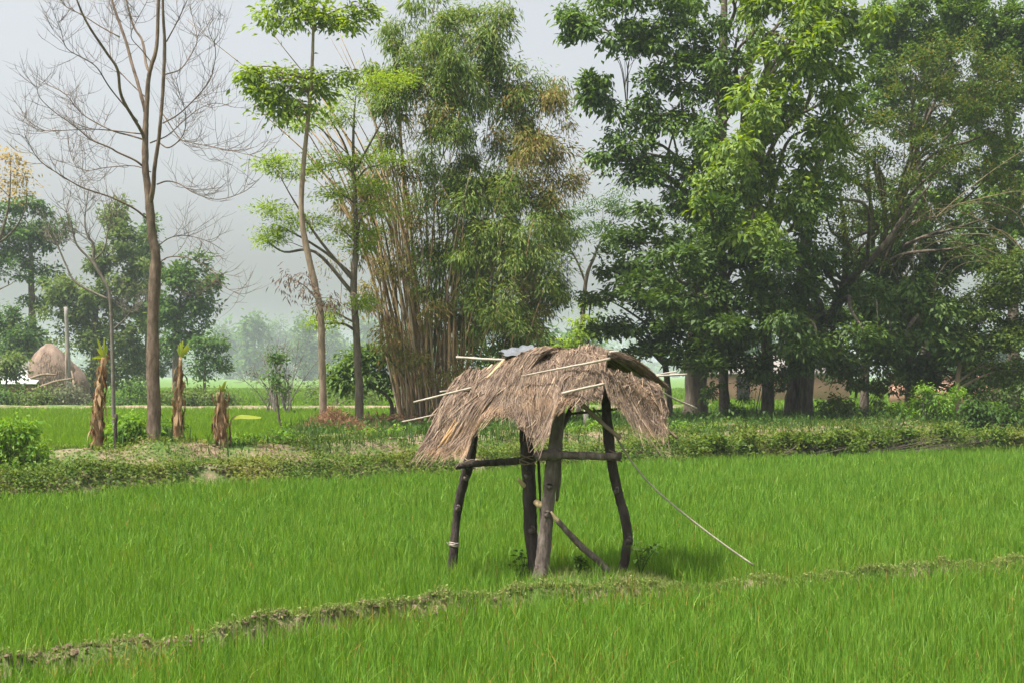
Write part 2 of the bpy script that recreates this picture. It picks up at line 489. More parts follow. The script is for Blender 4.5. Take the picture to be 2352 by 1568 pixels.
kb2 = lambda x, y: (terrain(x, y) < 0.06)
rice(far2, 80, 190, 12, 0.35, 0.12, kb2)
tag(far2.build('meadow_grass', M['rice_far']), 'distant green paddies and meadow beyond the far bund', 'grass', kind='stuff')

# --------------------------------------------------------- ground cover (stuff)
# grass of the near bund
bg = MB()
n = 38000
x = rng.uniform(-6, 7.5, n)
y = np.interp(x, NX, NY) + rng.normal(0, 0.10, n)
bare = (wob(x, 0 * y, 1.1, 0.8) > -0.2) & (x < -1.6)
k = ~bare | (rng.uniform(0, 1, n) < 0.4)
x, y = x[k], y[k]
blades(bg, np.stack([x, y, terrain(x, y) - 0.005], -1), rng.uniform(0.03, 0.085, len(x)), 0.005, 0.9)
n = 3500
x = rng.uniform(0.1, 1.6, n); y = 13.0 + rng.normal(0, 0.25, n)
blades(bg, np.stack([x, y, terrain(x, y) - 0.005], -1), rng.uniform(0.03, 0.1, n), 0.005, 0.8)
n = 9000
x = rng.uniform(-6, 7.5, n); y = np.interp(x, NX, NY) + rng.normal(0, 0.11, n)
k = (x > -2.2) | (rng.uniform(0, 1, n) < 0.3)
x, y = x[k], y[k]; n = len(x)
leaves(bg, np.stack([x, y, terrain(x, y) + rng.uniform(0, 0.05, n)], -1), rng.normal(0, 1, (n, 3)) * [1, 1, 0.4], np.array([0, 0, 1.0]) + rng.normal(0, 0.3, (n, 3)), 0.035, 0.018)
tag(bg.build('bund_grass', M['bund_grass']), 'short pale grass growing along the low bund', 'grass', kind='stuff')

# broken soil clods on the bund
cl = MB()
ICO = None
def clod(mb, c, r):
    th = np.array([0.35, 1.1, 1.9, 2.7])
    k = 7
    ph = np.arange(k) * 2 * np.pi / k
    v = np.stack([np.sin(th)[:, None] * np.cos(ph), np.sin(th)[:, None] * np.sin(ph), np.cos(th)[:, None] * np.ones(k)], -1).reshape(-1, 3)
    v = v * (1 + rng.normal(0, 0.28, (len(v), 1))) * np.array([rng.uniform(.7, 1.5), rng.uniform(.7, 1.3), rng.uniform(.45, .8)]) * r + c
    i = np.arange(3)[:, None] * k; j = np.arange(k)[None]
    qq = np.stack([i + j, i + k + j, i + k + (j + 1) % k, i + (j + 1) % k], -1).reshape(-1, 4)
    tt = [(0, a, a + 1) for a in range(1, k - 1)]
    mb.add(v, qq, tt)
for i in range(900):
    xx = rng.uniform(-4.6, 0.3) if i < 800 else rng.uniform(-4.6, 0.3)
    if i < 800 and wob(np.array(xx), np.array(0.0), 1.1, 0.8) < -0.35 and rng.uniform() < 0.75:
        continue
    yy = np.interp(xx, NX, NY) + rng.normal(0, 0.075)
    r = min(0.026, abs(rng.normal(0.0, 0.009)) + 0.005)
    clod(cl, np.array([xx, yy, float(terrain(xx, yy)) + r * 0.35]), r)
tag(cl.build('soil_clods', M['soil']), 'broken brown soil clods along the bare stretch of bund', 'soil', kind='stuff')

# creepers on the raised bank
cr = MB()
n = 130000
x = rng.uniform(-13, 17, n)
s = np.concatenate([rng.uniform(-0.1, 1.3, n // 2), rng.uniform(0.0, 6.5, n - n // 2)])
y = np.interp(x, BX, BY) + s
pt = wob(x, y, 1.3, 0.4) + 0.6 * wob(x, y, 3.3, 1.4)
keep = (pt > -0.15) | (s < 0.9) & (pt > -0.75) | ((x > 0.5) & (pt > -0.9))
x, y, s = x[keep], y[keep], s[keep]
n = len(x)
hgt = np.abs(rng.normal(0, 0.06, n)) * (1 + (s < 1.2))
pos = np.stack([x, y, terrain(x, y) + hgt], -1)
leaves(cr, pos, rng.normal(0, 1, (n, 3)) * [1, 1, 0.5] + [0, -0.3, -0.1], np.array([0, -0.3, 1.0]) + rng.normal(0, 0.45, (n, 3)), rng.uniform(0.035, 0.085, n), rng.uniform(0.02, 0.05, n))
n = 40000
x = rng.uniform(-13, 17, n); s = rng.uniform(0, 6.3, n); y = np.interp(x, BX, BY) + s
k = wob(x, y, 1.6, 2.2) > 0.05
x, y = x[k], y[k]
blades(cr, np.stack([x, y, terrain(x, y)], -1), rng.uniform(0.06, 0.2, len(x)), 0.012, 0.7)
tag(cr.build('bank_creepers', M['creeper']), 'low creepers and weeds covering the raised earth bank', 'ground cover', kind='stuff')

# dry soil clods and pale litter on the bank top
cl2 = MB()
for i in range(700):
    xx = rng.uniform(-12, 16)
    ss = rng.choice([0.9, 1.5, 4.3, 4.9]) + rng.normal(0, 0.3)
    yy = np.interp(xx, BX, BY) + ss
    if wob(np.array(xx), np.array(yy), 1.3, 0.4) > 0.15:
        continue
    r = min(0.06, abs(rng.normal(0.025, 0.02)) + 0.01)
    clod(cl2, np.array([xx, yy, float(terrain(xx, yy)) + r * 0.3]), r)
tag(cl2.build('soil_clods', M['soil']), 'dry soil lumps showing on top of the raised bank', 'soil', kind='stuff')

# shaded grass under the right trees and beside the bamboo
ug = MB()
n = 90000
x, y = scatter(n, 27, 62, 2)
k = (terrain(x, y) > 0.2) & (bank_s(x, y) > 3.5)
x, y = x[k], y[k]
hh = rng.uniform(0.08, 0.28, len(x)) * (1 + 0.7 * (wob(x, y, 0.7, 1) > 0.2))
blades(ug, np.stack([x, y, terrain(x, y)], -1), hh, 0.022, 0.6)
n = 30000
x, y = scatter(n, 30, 60, 2)
k = (terrain(x, y) > 0.2) & (bank_s(x, y) > 3.5) & (wob(x, y, 0.9, 2) > -0.1)
x, y = x[k], y[k]; n = len(x)
leaves(ug, np.stack([x, y, terrain(x, y) + np.abs(rng.normal(0, 0.14, n))], -1), rng.normal(0, 1, (n, 3)), np.array([0, -0.2, 1.0]) + rng.normal(0, 0.4, (n, 3)), rng.uniform(0.08, 0.18, n), rng.uniform(0.05, 0.09, n))
tag(ug.build('undergrowth', M['shade_herb']), 'grass and herbs under the trees behind the bank', 'undergrowth', kind='stuff')

# ------------------------------------------------------------------ shelter
def poly(pts, n=6):
    return catmull([P(*p) for p in pts], n)

hut = empty('field_shelter', P(1240, 1315, 13.0) * [1, 1, 0] + [0, 0, 0.15],
            'rickety thatched lookout shelter on crooked posts standing in the rice', 'shelter')

def part_tube(name, pts, r, mat, parent, k=8, lump=0.05, n=6):
    mb = MB()
    tube(mb, poly(pts, n), r, k, lump)
    return mb.build(name, mat, parent, True)

# posts
part_tube('post', [(1036, 1345, 13.8), (1040, 1288, 13.8), (1050, 1180, 13.8), (1064, 1110, 13.75), (1080, 1050, 13.7), (1092, 960, 13.65), (1098, 890, 13.6)],
          [0.046, 0.045, 0.040, 0.048, 0.052, 0.04, 0.036], M['post_dark'], hut, 10, 0.07)
part_tube('post', [(1232, 1330, 13.15), (1228, 1300, 13.15), (1219, 1220, 13.15), (1217, 1150, 13.15), (1212, 1060, 13.15), (1209, 1000, 13.2), (1206, 880, 13.2)],
          [0.066, 0.058, 0.062, 0.064, 0.066, 0.062, 0.055], M['post_dark'], hut, 10, 0.05)
part_tube('post', [(1240, 1332, 12.95), (1245, 1300, 12.95), (1253, 1220, 12.95), (1258, 1160, 12.95), (1268, 1080, 12.95), (1275, 1030, 12.95), (1284, 950, 12.97), (1290, 907, 13.0)],
          [0.084, 0.068, 0.064, 0.058, 0.066, 0.066, 0.054, 0.05], M['post'], hut, 12, 0.05)
part_tube('post', [(1428, 1332, 13.1), (1432, 1300, 13.1), (1442, 1240, 13.1), (1436, 1190, 13.1), (1420, 1130, 13.1), (1405, 1060, 13.1), (1398, 1000, 13.1), (1391, 920, 13.1), (1386, 835, 13.1)],
          [0.046, 0.042, 0.044, 0.046, 0.042, 0.048, 0.05, 0.042, 0.034], M['post_dark'], hut, 10, 0.07)
# splints lashed to the middle posts
part_tube('splint', [(1284, 1040, 13.02), (1284, 1100, 13.02), (1279, 1150, 13.02)], [0.02, 0.022, 0.012], M['post'], hut)
part_tube('splint', [(1236, 1045, 13.25), (1239, 1100, 13.25), (1241, 1150, 13.2)], [0.014, 0.014, 0.01], M['post_dark'], hut)
part_tube('splint', [(1234, 1325, 13.05), (1239, 1260, 13.05), (1243, 1200, 13.05), (1240, 1150, 13.08)], [0.03, 0.024, 0.016, 0.007], M['post'], hut)
part_tube('stub', [(1218, 1125, 13.18), (1202, 1112, 13.1), (1190, 1099, 13.05)], [0.022, 0.024, 0.012], M['cutwood'], hut)
part_tube('knot', [(1232, 1152, 13.05), (1240, 1158, 12.98), (1246, 1160, 12.93)], [0.03, 0.035, 0.02], M['cutwood'], hut)
for (X_, Y_, D_, R_) in [(1444, 1238, 13.06, .05), (1416, 1125, 13.06, .05), (1052, 1165, 13.76, .05), (1070, 1095, 13.71, .055), (1221, 1215, 13.1, .066), (1213, 1090, 13.1, .07), (1256, 1180, 12.9, .064), (1262, 1115, 12.9, .064)]:
    c_ = P(X_, Y_, D_)
    mbk = MB()
    tube(mbk, catmull([c_ + [-.01, .03, -.035], c_ + [0, -.012, -.01], c_ + [.004, -.016, .01], c_ + [.01, .03, .035]], 3), [.012, R_ * .5, R_ * .42, .012], 7, .1)
    mbk.build('knot', M['post'], hut, True)
# platform beams
part_tube('beam', [(1046, 1072, 13.62), (1075, 1066, 13.6), (1120, 1062, 13.5), (1180, 1058, 13.3), (1240, 1048, 13.05)], [0.026, 0.034, 0.032, 0.034, 0.03], M['post_dark'], hut, 9, 0.07)
part_tube('beam', [(1232, 1050, 12.85), (1250, 1046, 12.83), (1290, 1044, 12.85), (1350, 1046, 12.9), (1424, 1048, 13.0)], [0.034, 0.042, 0.036, 0.035, 0.036], M['post'], hut, 10, 0.05)
part_tube('beam', [(1228, 1042, 12.9), (1262, 1036, 12.86), (1290, 1032, 12.9)], [0.024, 0.026, 0.02], M['post'], hut, 8, 0.06)
part_tube('beam', [(1090, 955, 13.65), (1200, 935, 13.3), (1290, 905, 12.98), (1320, 908, 13.0)], 0.022, M['post_dark'], hut)
part_tube('beam', [(1284, 910, 13.06), (1320, 905, 13.08), (1395, 890, 13.14)], [0.03, 0.034, 0.028], M['post_dark'], hut)
part_tube('beam', [(1250, 957, 14.3), (1345, 946, 14.25), (1460, 934, 14.2)], 0.013, M['post_dark'], hut)
# braces
part_tube('brace', [(1322, 910, 13.05), (1306, 950, 13.0), (1286, 992, 12.95)], [0.024, 0.026, 0.02], M['post_dark'], hut)
part_tube('brace', [(1318, 908, 13.02), (1355, 945, 13.05), (1400, 985, 13.0), (1426, 1006, 12.98)], [0.02, 0.022, 0.02, 0.018], M['bark_pale'], hut)
# ridge post and rafters under the thatch
part_tube('rafter', [(1165, 815, 13.75), (1060, 960, 13.2), (1000, 1030, 13.05)], 0.014, M['cane'], hut)
part_tube('rafter', [(1300, 808, 13.55), (1235, 905, 13.1), (1190, 985, 12.95)], 0.014, M['cane'], hut)
part_tube('rafter', [(1395, 812, 13.35), (1450, 850, 13.8), (1530, 905, 14.2), (1600, 937, 14.4)], 0.010, M['cane'], hut)
# split bamboo battens
part_tube('batten', [(1048, 820, 14.0), (1170, 826, 13.8), (1300, 815, 13.6), (1422, 807, 13.35)], 0.013, M['cane'], hut)
part_tube('batten', [(1198, 863, 12.99), (1290, 845, 12.93), (1360, 832, 12.9), (1402, 823, 12.9)], [0.007, 0.009, 0.011, 0.014], M['cane'], hut)
part_tube('batten', [(950, 923, 13.35), (1010, 908, 13.3), (1082, 890, 13.26)], 0.010, M['cane'], hut)
part_tube('batten', [(1010, 899, 13.6), (1080, 892, 13.6), (1180, 880, 13.55)], 0.009, M['cane'], hut)
part_tube('batten', [(924, 968, 13.35), (985, 955, 13.3), (1060, 935, 13.28)], 0.009, M['cane'], hut)
part_tube('batten', [(1290, 903, 12.74), (1340, 891, 12.74), (1388, 881, 12.8)], 0.011, M['cane'], hut)
part_tube('batten', [(1470, 870, 14.1), (1510, 863, 14.15), (1578, 859, 14.2)], 0.010, M['cane'], hut)
part_tube('batten', [(1480, 868, 14.12), (1520, 858, 14.18), (1556, 852, 14.2)], 0.007, M['cane'], hut)
part_tube('batten', [(1430, 900, 13.4), (1490, 950, 13.42), (1530, 985, 13.45), (1556, 1006, 13.45)], [0.01, 0.012, 0.014, 0.013], M['bark_pale'], hut)
part_tube('stake', [(1130, 838, 13.7), (1108, 862, 13.5)], 0.012, M['cutwood'], hut)
part_tube('stake', [(1165, 820, 13.75), (1140, 846, 13.5), (1118, 868, 13.35)], [0.016, 0.014, 0.01], M['cutwood'], hut)
# guy cane and lashing
part_tube('guy_cane', [(1362, 935, 13.25), (1405, 987, 13.2), (1450, 1058, 13.15), (1500, 1117, 13.15), (1570, 1178, 13.12), (1650, 1240, 13.1), (1732, 1298, 13.05)], 0.0085, M['cane'], hut, 6, 0.02)
lash = MB()
for zz in (1245, 1249, 1252):
    a = np.linspace(0, 2 * np.pi, 15)
    c = P(1043, zz, 13.8)
    tube(lash, np.stack([c[0] + 0.046 * np.cos(a), c[1] + 0.046 * np.sin(a), c[2] + 0.006 * np.sin(a * 2)], -1), 0.006, 5)
tube(lash, poly([(1046, 1250, 13.74), (1032, 1250, 13.7), (1026, 1244, 13.7)]), 0.005, 5)
lash.build('rope_lashing', M['cane'], hut)
lash = MB()
for zz in (1040, 1046, 1053):
    a = np.linspace(0, 2 * np.pi, 15)
    c = P(1271, zz, 12.93)
    tube(lash, np.stack([c[0] + 0.078 * np.cos(a), c[1] + 0.10 * np.sin(a), c[2] + 0.01 * np.cos(a)], -1), 0.006, 5)
lash.build('rope_lashing', M['post'], hut)


for (X_, Y_, D_, R_) in [(1078, 1064, 13.66, 0.056), (1414, 1047, 13.06, 0.058), (1212, 1056, 13.15, 0.076), (1388, 888, 13.12, 0.05)]:
    lash = MB()
    for t_ in range(4):
        a = np.linspace(0, 2 * np.pi, 15)
        c = P(X_, Y_ - 7 + 4 * t_, D_)
        tube(lash, np.stack([c[0] + R_ * np.cos(a), c[1] + R_ * 1.2 * np.sin(a), c[2] + (0.03 if t_ % 2 else -0.03) * np.cos(a + t_)], -1), 0.006, 5)
    lash.build('rope_lashing', M['bark_pale'], hut)


def thatch(name, top, bot, nfib, flen, width, bulge, parent, ragged=0.10, slab=True, tmin=0.0, spread=0.10, mat='thatch', thick=0.05, core_to=0.70):
    """A thatch slope: matted core plus loose straws, between a top and a bottom edge."""
    T = catmull([P(*p) for p in top], 8)
    B = catmull([P(*p) for p in bot], 8)
    ti = np.linspace(0, 1, 41)
    def edge(E, u):
        k = np.linspace(0, 1, len(E))
        return np.stack([np.interp(u, k, E[:, i]) for i in range(3)], -1)
    bul = np.array([0.0, -0.35, 0.9]) * bulge
    def surf(u, t):
        a, b = edge(T, u), edge(B, u)
        base = a * (1 - t)[:, None] + b * t[:, None]
        lump = 0.014 * wob(u * 9, t * 3, 3.1) + 0.010 * wob(u * 31, t * 1.5, 3.1, 1)
        return base + bul * (np.sin(np.pi * np.clip(t, 0, 1.0)) + 0)[:, None] + np.array([0, -0.5, 0.8]) * lump[:, None]
    if slab:
        nu, nv = 40, 14
        uu, tt = np.meshgrid(np.linspace(0.02, 0.98, nu), np.linspace(0.0, core_to, nv), indexing='ij')
        s0 = surf(uu.ravel(), tt.ravel()) - np.array([0, -0.01, 0.02])
        s1 = s0 - np.array([0, -0.35, 0.9]) * thick
        i = np.arange(nu * nv).reshape(nu, nv)
        qf = np.stack([i[:-1, :-1], i[1:, :-1], i[1:, 1:], i[:-1, 1:]], -1).reshape(-1, 4)
        m = MB()
        off = nu * nv
        rim = np.concatenate([i[:, 0], i[-1, 1:], i[::-1, -1][1:], i[0, ::-1][1:-1]])
        rq = np.stack([rim, np.roll(rim, -1), np.roll(rim, -1) + off, rim + off], -1)
        m.add(np.vstack([s0, s1]), np.vstack([qf, qf[:, ::-1] + off, rq]))
        core = m.build(name + '_core' if False else 'thatch_core', M['thatch_under'], parent)
    fb = MB()
    u = rng.uniform(0, 1, nfib)
    t0 = rng.uniform(tmin, 1.0, nfib) ** 0.9 * 0.93
    a, b = edge(T, u), edge(B, u)
    run = np.linalg.norm(b - a, axis=1)
    L = flen * rng.uniform(0.6, 1.3, nfib)
    dt = L / np.maximum(run, 0.05)
    clump = 0.5 + 0.5 * wob(u * 40, 0 * u, 1.0, 0.7)
    tend = np.minimum(t0 + dt, 1.0 + ragged * (rng.uniform(-1.4, 1.4, nfib) + 1.0 * np.abs(rng.normal(0, 1, nfib)) * clump + 0.6 * clump))
    du = spread * rng.normal(0, 1.3, nfib) * dt * 0.5 + 0.004 * wob(u * 30, t0 * 9, 1.0)
    K = 4
    pts = []
    lift = np.abs(rng.normal(0, 0.012, nfib)) + 0.004
    for k in range(K):
        f = k / (K - 1)
        p = surf(np.clip(u + du * f, -0.02, 1.02), t0 + (tend - t0) * f)
        p = p + np.array([0, -0.4, 0.8]) * (lift * (0.3 + f))[:, None]
        p[:, 2] -= 0.05 * np.maximum(0, t0 + (tend - t0) * f - 0.92)
        pts.append(p + rng.normal(0, 0.004, (nfib, 3)))
    w = width * np.minimum(np.exp(rng.normal(-0.05, 0.5, nfib)), 3.0)
    tg = nrm(pts[-1] - pts[0])
    rn = nrm(np.array([0, -0.6, 0.8]) + rng.normal(0, 0.6, (nfib, 3)))
    sd = nrm(np.cross(tg, rn)) * (w / 2)[:, None]
    rows = []
    for k in range(K):
        ww = 1.0 if k < K - 1 else 0.35
        rows += [pts[k] - sd * ww, pts[k] + sd * ww]
    v = np.stack(rows, 1).reshape(-1, 3)
    i = np.arange(nfib)[:, None] * (2 * K)
    for k in range(K - 1):
        qq = i + np.array([2 * k, 2 * k + 1, 2 * k + 3, 2 * k + 2])
        fb.Q.append(qq + fb.n)
    fb.V.append(v); fb.n += len(v)
    return fb.build(name, M[mat], parent)

thatch('thatch_panel', [(1078, 862, 13.75), (1150, 832, 13.75), (1205, 815, 13.7), (1262, 803, 13.6), (1330, 806, 13.45), (1398, 808, 13.3)],
       [(980, 1006, 13.0), (1020, 1008, 12.95), (1084, 1000, 12.9), (1108, 952, 12.95), (1160, 922, 12.95), (1205, 940, 12.85), (1235, 966, 12.8), (1268, 952, 12.8), (1288, 908, 12.82), (1330, 896, 12.85), (1386, 886, 12.92)],
       40000, 0.40, 0.0046, 0.12, hut, 0.16, True, 0.0, 0.25)
thatch('thatch_panel', [(1372, 846, 13.0), (1400, 848, 13.1), (1440, 856, 13.5), (1478, 868, 13.9), (1508, 884, 14.1)],
       [(1390, 884, 12.9), (1422, 910, 12.95), (1465, 938, 13.1), (1508, 950, 13.4), (1524, 918, 13.9)],
       4800, 0.42, 0.0046, 0.05, hut, 0.34, True, 0.0, 0.45, 'thatch', 0.03, 0.42)
thatch('thatch_panel', [(1392, 806, 13.4), (1402, 812, 13.35), (1400, 822, 13.25)],
       [(1500, 864, 14.2), (1508, 872, 14.15), (1500, 880, 14.1)], 3500, 0.6, 0.005, 0.05, hut, 0.10, False, 0.0, 0.25)
thatch('thatch_panel', [(1150, 822, 13.85), (1260, 800, 13.7), (1395, 806, 13.45)],
       [(1260, 905, 14.5), (1370, 900, 14.5), (1505, 880, 14.3)], 14000, 0.45, 0.006, 0.08, hut, 0.1, False)
# loose tufts over the ridge
thatch('thatch_tuft', [(1066, 858, 13.6), (1080, 845, 13.6), (1108, 848, 13.6), (1126, 870, 13.5)],
       [(1010, 930, 13.35), (1040, 935, 13.3), (1075, 930, 13.25), (1095, 925, 13.25)], 1500, 0.25, 0.005, 0.05, hut, 0.2, False, 0, 0.2)
thatch('thatch_tuft', [(1222, 806, 13.5), (1252, 798, 13.5), (1284, 799, 13.45)],
       [(1150, 880, 13.2), (1175, 885, 13.15), (1200, 880, 13.12)], 2200, 0.36, 0.006, 0.09, hut, 0.2, False)
thatch('thatch_tuft', [(1330, 797, 13.35), (1360, 792, 13.3), (1392, 803, 13.25)],
       [(1310, 862, 13.1), (1350, 866, 13.05), (1390, 872, 13.0)], 1800, 0.3, 0.006, 0.06, hut, 0.2, False)
thatch('thatch_tuft', [(1120, 905, 13.25), (1150, 890, 13.2), (1185, 880, 13.15)],
       [(1030, 1015, 12.92), (1060, 1010, 12.9), (1085, 990, 12.9)], 1200, 0.35, 0.0045, 0.10, hut, 0.1, False, 0, 0.2)
# long golden straws hanging at the left eave
st = MB()
for i in range(14):
    a = P(1052 + rng.normal(0, 6), 965 + rng.normal(0, 10), 13.0)
    b = P(1003 + rng.normal(0, 5), 1046 + rng.normal(0, 8), 12.85)
    tube(st, catmull([a, (a + b) / 2 + [0, -0.02, 0.015], b], 4), 0.003, 4)
st.build('straw', M['thatch_gold'], hut)

# grey plastic sheet scrap on the ridge
sh = MB()
nu, nv = 22, 10
uu, tt = np.meshgrid(np.linspace(0, 1, nu), np.linspace(0, 1, nv), indexing='ij')
a = P(1152, 826, 13.72); b = P(1226, 812, 13.6)
c0 = a[None] * (1 - uu.ravel())[:, None] + b[None] * uu.ravel()[:, None]
tt_ = tt.ravel()
dz = 0.03 + 0.055 * np.sin(np.pi * tt_) + 0.012 * wob(uu.ravel() * 8, tt_ * 6, 2.0) - 0.05 * uu.ravel() * (1 - np.sin(np.pi * tt_))
c0 = c0 + np.stack([0.03 * np.sin(tt_ * 9), (0.5 - tt_) * 0.32, dz], -1)
i = np.arange(nu * nv).reshape(nu, nv)
qf = np.stack([i[:-1, :-1], i[1:, :-1], i[1:, 1:], i[:-1, 1:]], -1).reshape(-1, 4)
so = sh.add(c0, qf).build('plastic_sheet', M['sheet'], None, True)
md = so.modifiers.new('thickness', 'SOLIDIFY'); md.thickness = 0.004
tag(so, 'crumpled grey plastic scrap lying on the thatched ridge', 'plastic sheet')

# leaning branch
lb = empty('leaning_branch', P(1392, 1306, 12.95), 'crooked grey branch leaning against the front posts of the shelter', 'branch')
part_tube('stick', [(1398, 1310, 12.95), (1372, 1285, 12.95), (1340, 1258, 12.92), (1305, 1222, 12.9), (1280, 1194, 12.88)], [0.028, 0.03, 0.032, 0.027, 0.025], M['post'], lb, 9, 0.06)
part_tube('cut_tip', [(1281, 1195, 12.88), (1274, 1187, 12.87), (1266, 1174, 12.86)], [0.024, 0.018, 0.008], M['cutwood'], lb, 7)


def weed(name, X, Y, d, n, r, L, label, mat='dark', z0=None):
    c = P(X, Y, d)
    c[2] = float(terrain(c[0], c[1]))
    root = empty(name, c, label, 'weed')
    stems, lf = MB(), MB()
    ends = c + np.stack([rng.normal(0, r * 0.35, n), rng.normal(0, r * 0.35, n), rng.uniform(r * 0.5, r * 1.8, n)], -1)
    for e in ends:
        tube(stems, catmull([c, (c + e) / 2 + [0, 0, r * 0.2], e], 3), [0.006, 0.003], 4)
    stems.build('stem', M['shade_herb'], root)
    e = np.repeat(ends, 7, 0)
    leaves(lf, e - [0, 0, 0] + rng.normal(0, r * 0.16, e.shape), rng.normal(0, 1, e.shape) * [1, 1, 0.4], np.array([0, 0, 1.0]) + rng.normal(0, 0.35, e.shape), L * rng.uniform(0.7, 1.2, len(e)), L * 0.65)
    lf.build('foliage', M[mat], root)
    return root


weed('weed', 1203, 1290, 13.2, 7, 0.17, 0.07, 'small dark leafy weed at the foot of the shelter middle posts')
weed('weed', 1470, 1300, 13.0, 6, 0.15, 0.075, 'small dark weed right of the shelter right hand post')
weed('weed', 1330, 1318, 12.95, 10, 0.09, 0.05, 'low creeping weed on the mound under the leaning branch')

# ------------------------------------------------------------------ trees
STYLE = {  # leaf length, width, droop, clump radius, flatten, leaves per clump
    'broad': (0.24, 0.105, 0.6, 0.50, 0.70, 125),
    'bright': (0.25, 0.10, 0.85, 0.48, 0.75, 125),
    'dark': (0.22, 0.11, 0.30, 0.52, 0.45, 135),
    'feather': (0.13, 0.045, 0.12, 0.60, 0.42, 130),
    'olive': (0.13, 0.055, 0.30, 0.48, 0.7, 130),
    'small': (0.12, 0.075, 0.3, 0.40, 0.8, 150),
    'silk': (0.20, 0.085, 0.55, 0.50, 0.5, 60),
    'bamboo': (0.20, 0.042, 1.1, 0.45, 0.9, 170),
    'dist': (0.34, 0.19, 0.3, 0.75, 0.75, 120),
    'vdist': (1.2, 0.7, 0.3, 2.4, 0.8, 80),
    'haze': (2.2, 1.3, 0.3, 4.5, 0.8, 80),
}


def crown_points(blobs, d, style, dens=1.0):
    """Blobs given as (X, Y, rx, ry[, depth offset m[, density]]) -> clump centres."""
    L, W, dp, rc, fl, nl = STYLE[style]
    cs, owner, bc = [], [], []
    for bi, b in enumerate(blobs):
        X, Y, rx, ry = b[:4]
        dd = d + (b[4] if len(b) > 4 else 0)
        de = (b[5] if len(b) > 5 else 1) * dens
        c = P(X, Y, dd)
        R = np.array([rx / F * dd, 0.85 * (rx + ry) / 2 / F * dd, ry / F * dd])
        n = max(4, int(de * (1.2 if style in ('broad', 'bright', 'dark', 'dist') else 1.7) * (R[0] * R[2] / rc ** 2 + R[0] * R[1] / rc ** 2 * 0.5)))
        v = nrm(rng.normal(0, 1, (n, 3))) * (rng.uniform(0.08, 1, (n, 1)) ** 0.45)
        cs.append(c + v * R)
        owner += [bi] * n
        bc.append(c)
    return np.concatenate(cs), np.array(owner), np.array(bc)


def leaf_clumps(mb, cs, style, count=1.0, lscale=1.0, centre=None):
    L, W, dp, rc, fl, nl = STYLE[style]
    n = int(nl * count)
    k = len(cs)
    size = rng.uniform(0.6, 1.25, k)
    c = np.repeat(cs, n, 0)
    sz = np.repeat(size, n)[:, None]
    off = rng.normal(0, 0.43, (k * n, 3)) * rc * sz * np.array([1, 1, fl])
    # each clump tilts a little so its leaves hang in sprays
    tilt = np.repeat(rng.normal(0, 0.35, (k, 3)), n, 0)
    pos = c + off
    pos[:, 2] -= 0.25 * (off[:, 0] ** 2 + off[:, 1] ** 2) / rc * (dp > 0.3)
    dr = nrm(off * [1, 1, 0.6]) + tilt + rng.normal(0, 0.45, off.shape) + np.array([0, 0, -dp])
    up = np.array([0, 0, 1.0]) + rng.normal(0, 0.45, off.shape)
    m = k * n
    vs = np.repeat(rng.uniform(0.68, 1.18, k), n)
    leaves(mb, pos, dr, up, L * lscale * vs * rng.uniform(0.6, 1.25, m), W * lscale * vs * rng.uniform(0.7, 1.25, m))


def limbs(mb, trunk, tr, cs, owner, bc, twigs=1.0, lr=1.0, rise=0.35):
    """Limbs from the trunk to each crown blob, twigs on to its clumps."""
    tp = np.asarray(trunk)
    zlo = tp[:, 2].min() + 0.30 * (tp[:, 2].max() - tp[:, 2].min())
    rad = np.interp(np.linspace(0, 1, len(tp)), np.linspace(0, 1, len(tr)), tr)
    for bi, c in enumerate(bc):
        dv = c - tp
        hz = np.linalg.norm(dv[:, :2], axis=1)
        cost = np.linalg.norm(dv, axis=1) + 4 * np.maximum(0, tp[:, 2] - (c[2] - rise * hz)) + 8 * np.maximum(0, zlo - tp[:, 2])
        i = int(np.argmin(cost))
        p = tp[i]
        ln = np.linalg.norm(c - p)
        r0 = min(rad[i] * 0.6, 0.02 + 0.022 * ln) * lr
        m1 = p * 0.6 + c * 0.4 + np.array([0, 0, 0.10 * ln]) + rng.normal(0, 0.05, 3) * ln
        m2 = p * 0.25 + c * 0.75 + np.array([0, 0, 0.06 * ln]) + rng.normal(0, 0.05, 3) * ln
        path = catmull([p, m1, m2, c], 5)
        tube(mb, path, [r0, r0 * 0.75, r0 * 0.5, r0 * 0.25], 6)
        own = cs[owner == bi]
        own = own[rng.uniform(0, 1, len(own)) < twigs]
        for e in own:
            j = rng.integers(len(path) // 3, len(path))
            a = path[j]
            l2 = np.linalg.norm(e - a)
            mid = (a + e) / 2 + rng.normal(0, 0.08, 3) * l2 + np.array([0, 0, 0.08 * l2])
            tube(mb, [a, mid, e], [max(0.008, r0 * 0.22), 0.009, 0.004], 4)


